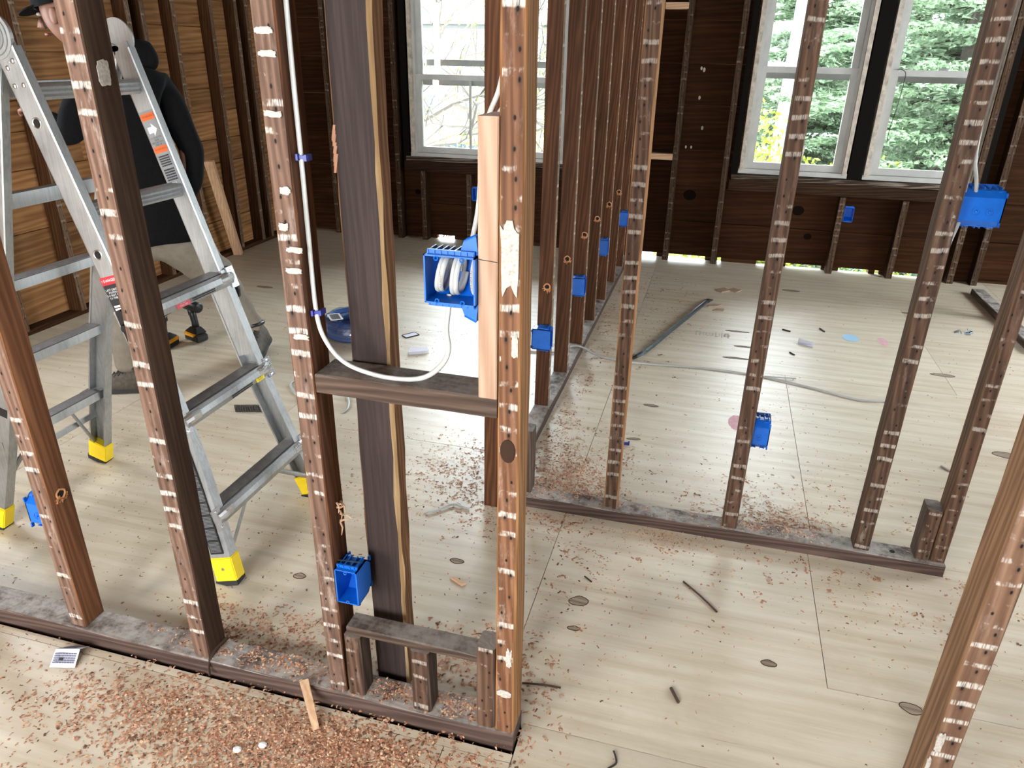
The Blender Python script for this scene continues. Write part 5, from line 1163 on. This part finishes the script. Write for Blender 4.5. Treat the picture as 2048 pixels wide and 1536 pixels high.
def bush(label, x, y, top, r, n, mat, seed, nm='leafy_shrub'):
    rt.seed(seed); t = thing(nm, label, 'shrub', (x, y, GZ), 'shrubs outside the windows'); mb = MB(); st = MB()
    for k in range(16):
        a = rt.random() * 6.283; q = Vector((math.cos(a) * r * .7, math.sin(a) * r * .7, 0)) * rt.uniform(.3, 1); e = Vector((x, y, GZ)) + q + Vector((0, 0, (top - GZ) * rt.uniform(.7, .97)))
        st.tube(spline([(x + q.x * .1, y + q.y * .1, GZ), Vector((x, y, GZ)) + q * .7 + Vector((0, 0, (top - GZ) * .5)), e], 3), .014, 4)
    for k in range(n):
        th = rt.random() * 6.283; ph = math.acos(rt.uniform(-1, 1)); rr = rt.random() ** .45
        c = Vector((x + r * rr * math.sin(ph) * math.cos(th), y + r * rr * math.sin(ph) * math.sin(th), (top + GZ) / 2 + (top - GZ) / 2 * rr * math.cos(ph)))
        c += noise.noise_vector(c * 1.7) * .25
        a = Vector((rt.uniform(-1, 1), rt.uniform(-1, 1), rt.uniform(-.6, 1))).normalized(); b = a.orthogonal().normalized(); l, w = rt.uniform(.05, .10), rt.uniform(.018, .034)
        i = len(mb.v); mb.v += [tuple(c), tuple(c + a * l * .5 + b * w), tuple(c + a * l), tuple(c + a * l * .5 - b * w)]; mb.f.append((i, i + 1, i + 2, i + 3)); mb.m.append(0)
    st.build('stems', M['bark'], t); f = mb.build('foliage', M[mat], t); f['kind'] = 'stuff'
bush('bright yellow-green shrub low in the left window of the pair', .30, 9.6, .95, 1.0, 9000, 'yellow_leaf', 21)
bush('yellow-green shrub between the paired windows', 1.55, 9.4, .55, .85, 6000, 'yellow_leaf', 22)
bush('young green shrub behind the bare tree', -5.2, 19.0, 1.6, 2.6, 6000, 'young_leaf', 23)
bush('pale green shrub beyond the pale trunk', .0, 16.5, 1.9, 1.4, 5000, 'young_leaf', 24)
t = tag(MB.build((lambda m: (m.tube([(.80, 12.0, GZ), (.83, 12.0, 0), (.90, 12.0, 4.5)], [.13, .12, .10], 12), m)[1])(MB()), 'utility_pole', M['pole'], None, smooth=True), 'pale weathered pole standing outside the left window of the pair', 'pole')
rt.seed(31)                                                              # bare tree
bt = thing('bare_tree', 'leafless tree with crooked budding branches outside the single window', 'tree', (-5.6, 11.2, GZ), 'trees outside the windows')
mb = MB(); bud = MB()
def grow(p, d, l, r, lev):
    p = Vector(p); d = Vector(d).normalized(); pts = [p]; dd = d
    for k in range(4):
        dd = (dd + Vector((rt.uniform(-.25, .25), rt.uniform(-.25, .25), rt.uniform(-.12, .2)))).normalized(); pts.append(pts[-1] + dd * l / 4)
    mb.tube(pts, [r, r * .9, r * .8, r * .68, r * .5], 5 if lev < 3 else 3)
    if lev >= 6:
        for q in pts[1:]:
            if rt.random() < .4: bud.ball(q + Vector((rt.uniform(-.03, .03), 0, rt.uniform(-.02, .04))), .016, .016, .03, 4, 3)
        return
    for k in range(4 if lev < 4 else 3):
        q = pts[rt.randint(2, 4)]; a = rt.random() * 6.283; o_ = dd.orthogonal().normalized(); o2 = dd.cross(o_); grow(q, dd * .8 + (o_ * math.cos(a) + o2 * math.sin(a)) * rt.uniform(.5, 1.0) + Vector((0, 0, .1)), l * rt.uniform(.60, .82), max(.0085, r * .62), lev + 1)
mb.tube([(-5.6, 11.2, GZ), (-5.5, 11.2, -.5), (-5.3, 11.2, .1)], [.20, .15, .12], 8)
grow((-5.3, 11.2, .0), (1, .05, -.04), 2.0, .075, 2); grow((-5.3, 11.2, .1), (.9, .15, .45), 1.8, .055, 2); grow((-5.45, 11.2, -.2), (1, -.1, .12), 1.8, .050, 2); grow((-5.3, 11.2, .3), (.5, .2, .9), 1.6, .045, 3)
mb.build('branches', M['bark'], bt); f = bud.build('buds', M['young_leaf'], bt); f['kind'] = 'stuff'
# houses across the street
def house(label, x0, x1, y, eave, ridge, seed):
    t = thing('house', label, 'house', ((x0 + x1) / 2, y, GZ), 'houses across the street'); mb = MB(); mb.box(x0, x1, y, y + 8, GZ, eave)
    w = mb.build('wall', M['siding'], t)
    mb = MB()
    for k in range(int((eave - GZ) / .28)): mb.box(x0 - .01, x1 + .01, y - .03, y, GZ + k * .28, GZ + k * .28 + .25)
    mb.build('clapboards', M['siding'], w)['kind'] = 'stuff'
    mb = MB(); mb.extrude([(-.5, eave), (4, ridge), (8.5, eave), (8.5, eave - .15), (-.5, eave - .15)], (x0 - .4, y, 0), (0, 1, 0), (0, 0, 1), (x1 - x0 + .8, 0, 0)); mb.build('roof', M['roof'], t)
    n = max(2, int((x1 - x0) / 2.6))
    for k in range(n):
        for zz in (GZ + 1.0, GZ + 3.7):
            if zz + 1.3 > eave: continue
            cx = x0 + (k + .5) * (x1 - x0) / n; mb = MB(); mb.box(cx - .55, cx + .55, y - .08, y - .02, zz, zz + 1.35); f = mb.build('window', M['siding_dark'], t)
            mb = MB(); mb.box(cx - .46, cx + .46, y - .10, y - .085, zz + .08, zz + 1.27); mb.build('pane', M['house_glass'], f)
house('pale clapboard house seen beyond the bare tree', -24, -10.5, 44, 3.0, 6.0, 1); house('pale house far behind the spruces', -6, 6, 46, 2.6, 5.4, 2); house('pale house behind the furthest trees', 12, 24, 48, 2.8, 5.6, 3)
t = thing('car', 'yellow car parked in the street below the single window', 'car', (-9.5, 29, GZ))
mb = MB(); x, y = -9.5, 29
mb.extrude([(-2.2, .35), (2.2, .35), (2.25, .75), (1.5, .92), (.95, 1.42), (-1.2, 1.45), (-1.9, .98), (-2.25, .85)], (x, y - .85, GZ), (1, 0, 0), (0, 0, 1), (0, 1.7, 0)); mb.build('car_body', M['car_yellow'], t, bevel=.05)
mb = MB(); mb.extrude([(1.35, .95), (.90, 1.36), (.0, 1.38), (.0, .95)], (x, y - .86, GZ), (1, 0, 0), (0, 0, 1), (0, 1.72, 0)); mb.extrude([(-.08, .95), (-.08, 1.38), (-1.12, 1.39), (-1.65, .98)], (x, y - .86, GZ), (1, 0, 0), (0, 0, 1), (0, 1.72, 0)); mb.build('window', M['car_glass'], t)
for wx in (-1.4, 1.4):
    for wy in (-.88, .70): mb = MB(); mb.disc((x + wx, y + wy, GZ + .33), (0, 1, 0), .33, .18, 18); mb.build('wheel', M['rubber'], t)

# ================================================================== shavings and crumbs left by drilling and planing
rc = random.Random(99)
FR = MB(); FR_L = {}
def chip(x, y, z, s, mi, curl):
    a = rc.random() * 6.283; ca, sa = math.cos(a), math.sin(a); l, w = s * rc.uniform(.45, 1.15), s * rc.uniform(.18, .5); h = s * rc.uniform(.1, .6) if curl else s * .12; t1, t2 = rc.uniform(-.25, .25) * s, rc.uniform(-.2, .2) * s
    i = len(FR.v)
    for u, v, k in ((-l, -w, rc.uniform(0, .3) * h), (0, -w + t1, h), (l, -w, rc.uniform(0, .5) * h), (l, w, rc.uniform(0, .3) * h), (0, w + t1, h * .7), (-l, w, rc.uniform(0, .5) * h)):
        FR.v.append((x + u * ca - v * sa, y + u * sa + v * ca, z + .0006 + k))
    FR.f += [(i, i + 1, i + 4, i + 5), (i + 1, i + 2, i + 3, i + 4)]; FR.m += [mi, mi]
def solid(x, y):
    """height of what the crumbs land on: plate tops, floor, or None inside timber"""
    if 1.172 < y < 1.248 and -3.5 < x < -.30: return .042
    if 2.157 < y < 2.230 and -.54 < x < .848: return .042
    if -.67 < x < -.599 and 2.25 < y < 5.8: return .042
    return 0.0
def blob(x, y, sx, sy, n, s=.0055, rot=0.0, mix=(.55, .33, .12), on=None):
    ca, sa = math.cos(rot), math.sin(rot); k = 0
    cl = [(rc.gauss(0, sx), rc.gauss(0, sy)) for _ in range(max(3, n // 9))]
    while k < n:
        if rc.random() < .62: c = rc.choice(cl); u, v = c[0] + rc.gauss(0, .010), c[1] + rc.gauss(0, .010)
        else: u, v = rc.gauss(0, sx), rc.gauss(0, sy)
        X, Y = x + u * ca - v * sa, y + u * sa + v * ca; k += 1
        if X < -3.5 or Y > 5.8 or Y < .3: continue
        z = solid(X, Y)
        if on is not None and abs(z - on) > .001: continue
        r = rc.random(); mi = 0 if r < mix[0] else (1 if r < mix[0] + mix[1] else 2); chip(X, Y, z, s * rc.uniform(.5, 1.3), mi, rc.random() < .6)
# dense drifts
blob(-.74, 1.06, .17, .05, 2600, .0055, on=0.0); blob(-.95, .98, .22, .07, 2300, .0055); blob(-.62, 1.02, .12, .06, 1500, .0055); blob(-1.15, 1.05, .16, .05, 900); blob(-.80, .93, .20, .05, 1100); blob(-1.30, 1.0, .22, .06, 700); blob(-.45, 1.06, .09, .06, 420)
blob(-.90, 1.21, .10, .02, 420, .005, on=.042); blob(-1.2, 1.215, .12, .015, 160, .005, on=.042); blob(-.60, 1.215, .09, .018, 420, .005, on=.042); blob(-.44, 1.215, .05, .015, 220, .005, on=.042)
blob(-1.12, 1.36, .16, .05, 480); blob(-.92, 1.34, .13, .05, 520); blob(-.56, 1.40, .15, .06, 900); blob(-.40, 1.45, .06, .08, 260); blob(-1.2, 1.31, .08, .03, 220, mix=(.2, .1, .7))
blob(-.82, 2.32, .13, .13, 900); blob(-.88, 2.12, .16, .15, 420); blob(-.60, 2.05, .07, .08, 240); blob(-.44, 2.40, .09, .09, 1500, .0055); blob(-.38, 2.30, .10, .05, 900); blob(-.50, 2.62, .06, .18, 520); blob(-.36, 2.56, .12, .12, 420)
blob(.38, 2.33, .11, .055, 900, .005, mix=(.25, .70, .05)); blob(.36, 2.27, .08, .03, 420, .005, mix=(.25, .7, .05)); blob(.42, 2.5, .22, .13, 420, .0055, mix=(.45, .5, .05)); blob(.25, 2.215, .10, .02, 260, .004, mix=(.3, .65, .05), on=.042); blob(.0, 2.35, .2, .1, 220)
blob(-.02, 2.10, .09, .03, 420, .004, mix=(.35, .6, .05)); blob(-.38, 2.09, .08, .05, 260); blob(-.25, 1.9, .15, .12, 260); blob(.3, 1.98, .30, .10, 240, mix=(.45, .5, .05)); blob(.55, 2.08, .2, .05, 160)
for y in (2.9, 3.3, 3.7, 4.1, 4.5, 4.9): blob(-.53, y, .05, .10, 180, .006); blob(-.73, y, .05, .10, 80, .005)
blob(-.28, 4.2, .16, .5, 420, .006, mix=(.35, .15, .5)); blob(-.35, 5.0, .2, .3, 260, .006, mix=(.3, .1, .6))
# general litter over the floors
def litter(x0, x1, y0, y1, n, s=.005, mix=(.45, .25, .30)):
    for _ in range(n):
        X, Y = rc.uniform(x0, x1), rc.uniform(y0, y1)
        if noise.noise((X * 1.3, Y * 1.3, 4)) < rc.uniform(-.6, .5): continue
        r = rc.random(); chip(X, Y, solid(X, Y), s * rc.uniform(.4, 1.25), 0 if r < mix[0] else (1 if r < mix[0] + mix[1] else 2), rc.random() < .4)
litter(-2.6, -.30, 1.27, 2.6, 3400, .0046); litter(-3.4, -.7, 2.5, 3.8, 2200, .0052); litter(-2.4, -.7, 3.6, 5.6, 700, .0055, (.3, .1, .6)); litter(-2.2, -.3, .72, 1.16, 1500, .0042)
litter(-.35, 1.9, 1.0, 2.14, 2200, .0045, (.45, .35, .2)); litter(-.55, 1.9, 2.25, 3.7, 1700, .005, (.45, .25, .3)); litter(-.5, 1.8, 3.7, 5.6, 500, .0055, (.3, .1, .6)); litter(-.3, 1.6, .7, 1.2, 700, .0045, (.45, .35, .2))
blob(1.05, 1.36, .12, .05, 100); blob(.75, 1.9, .10, .05, 110); blob(.95, 2.08, .06, .04, 90); blob(-.27, 1.30, .03, .1, 160)
wsh = FR.build('wood_shavings', [M['chip_a'], M['chip_b'], M['chip_c']], None)
tag(wsh, 'reddish-brown shavings and crumbs of old wood scattered over the floor', 'wood shavings', kind='stuff')
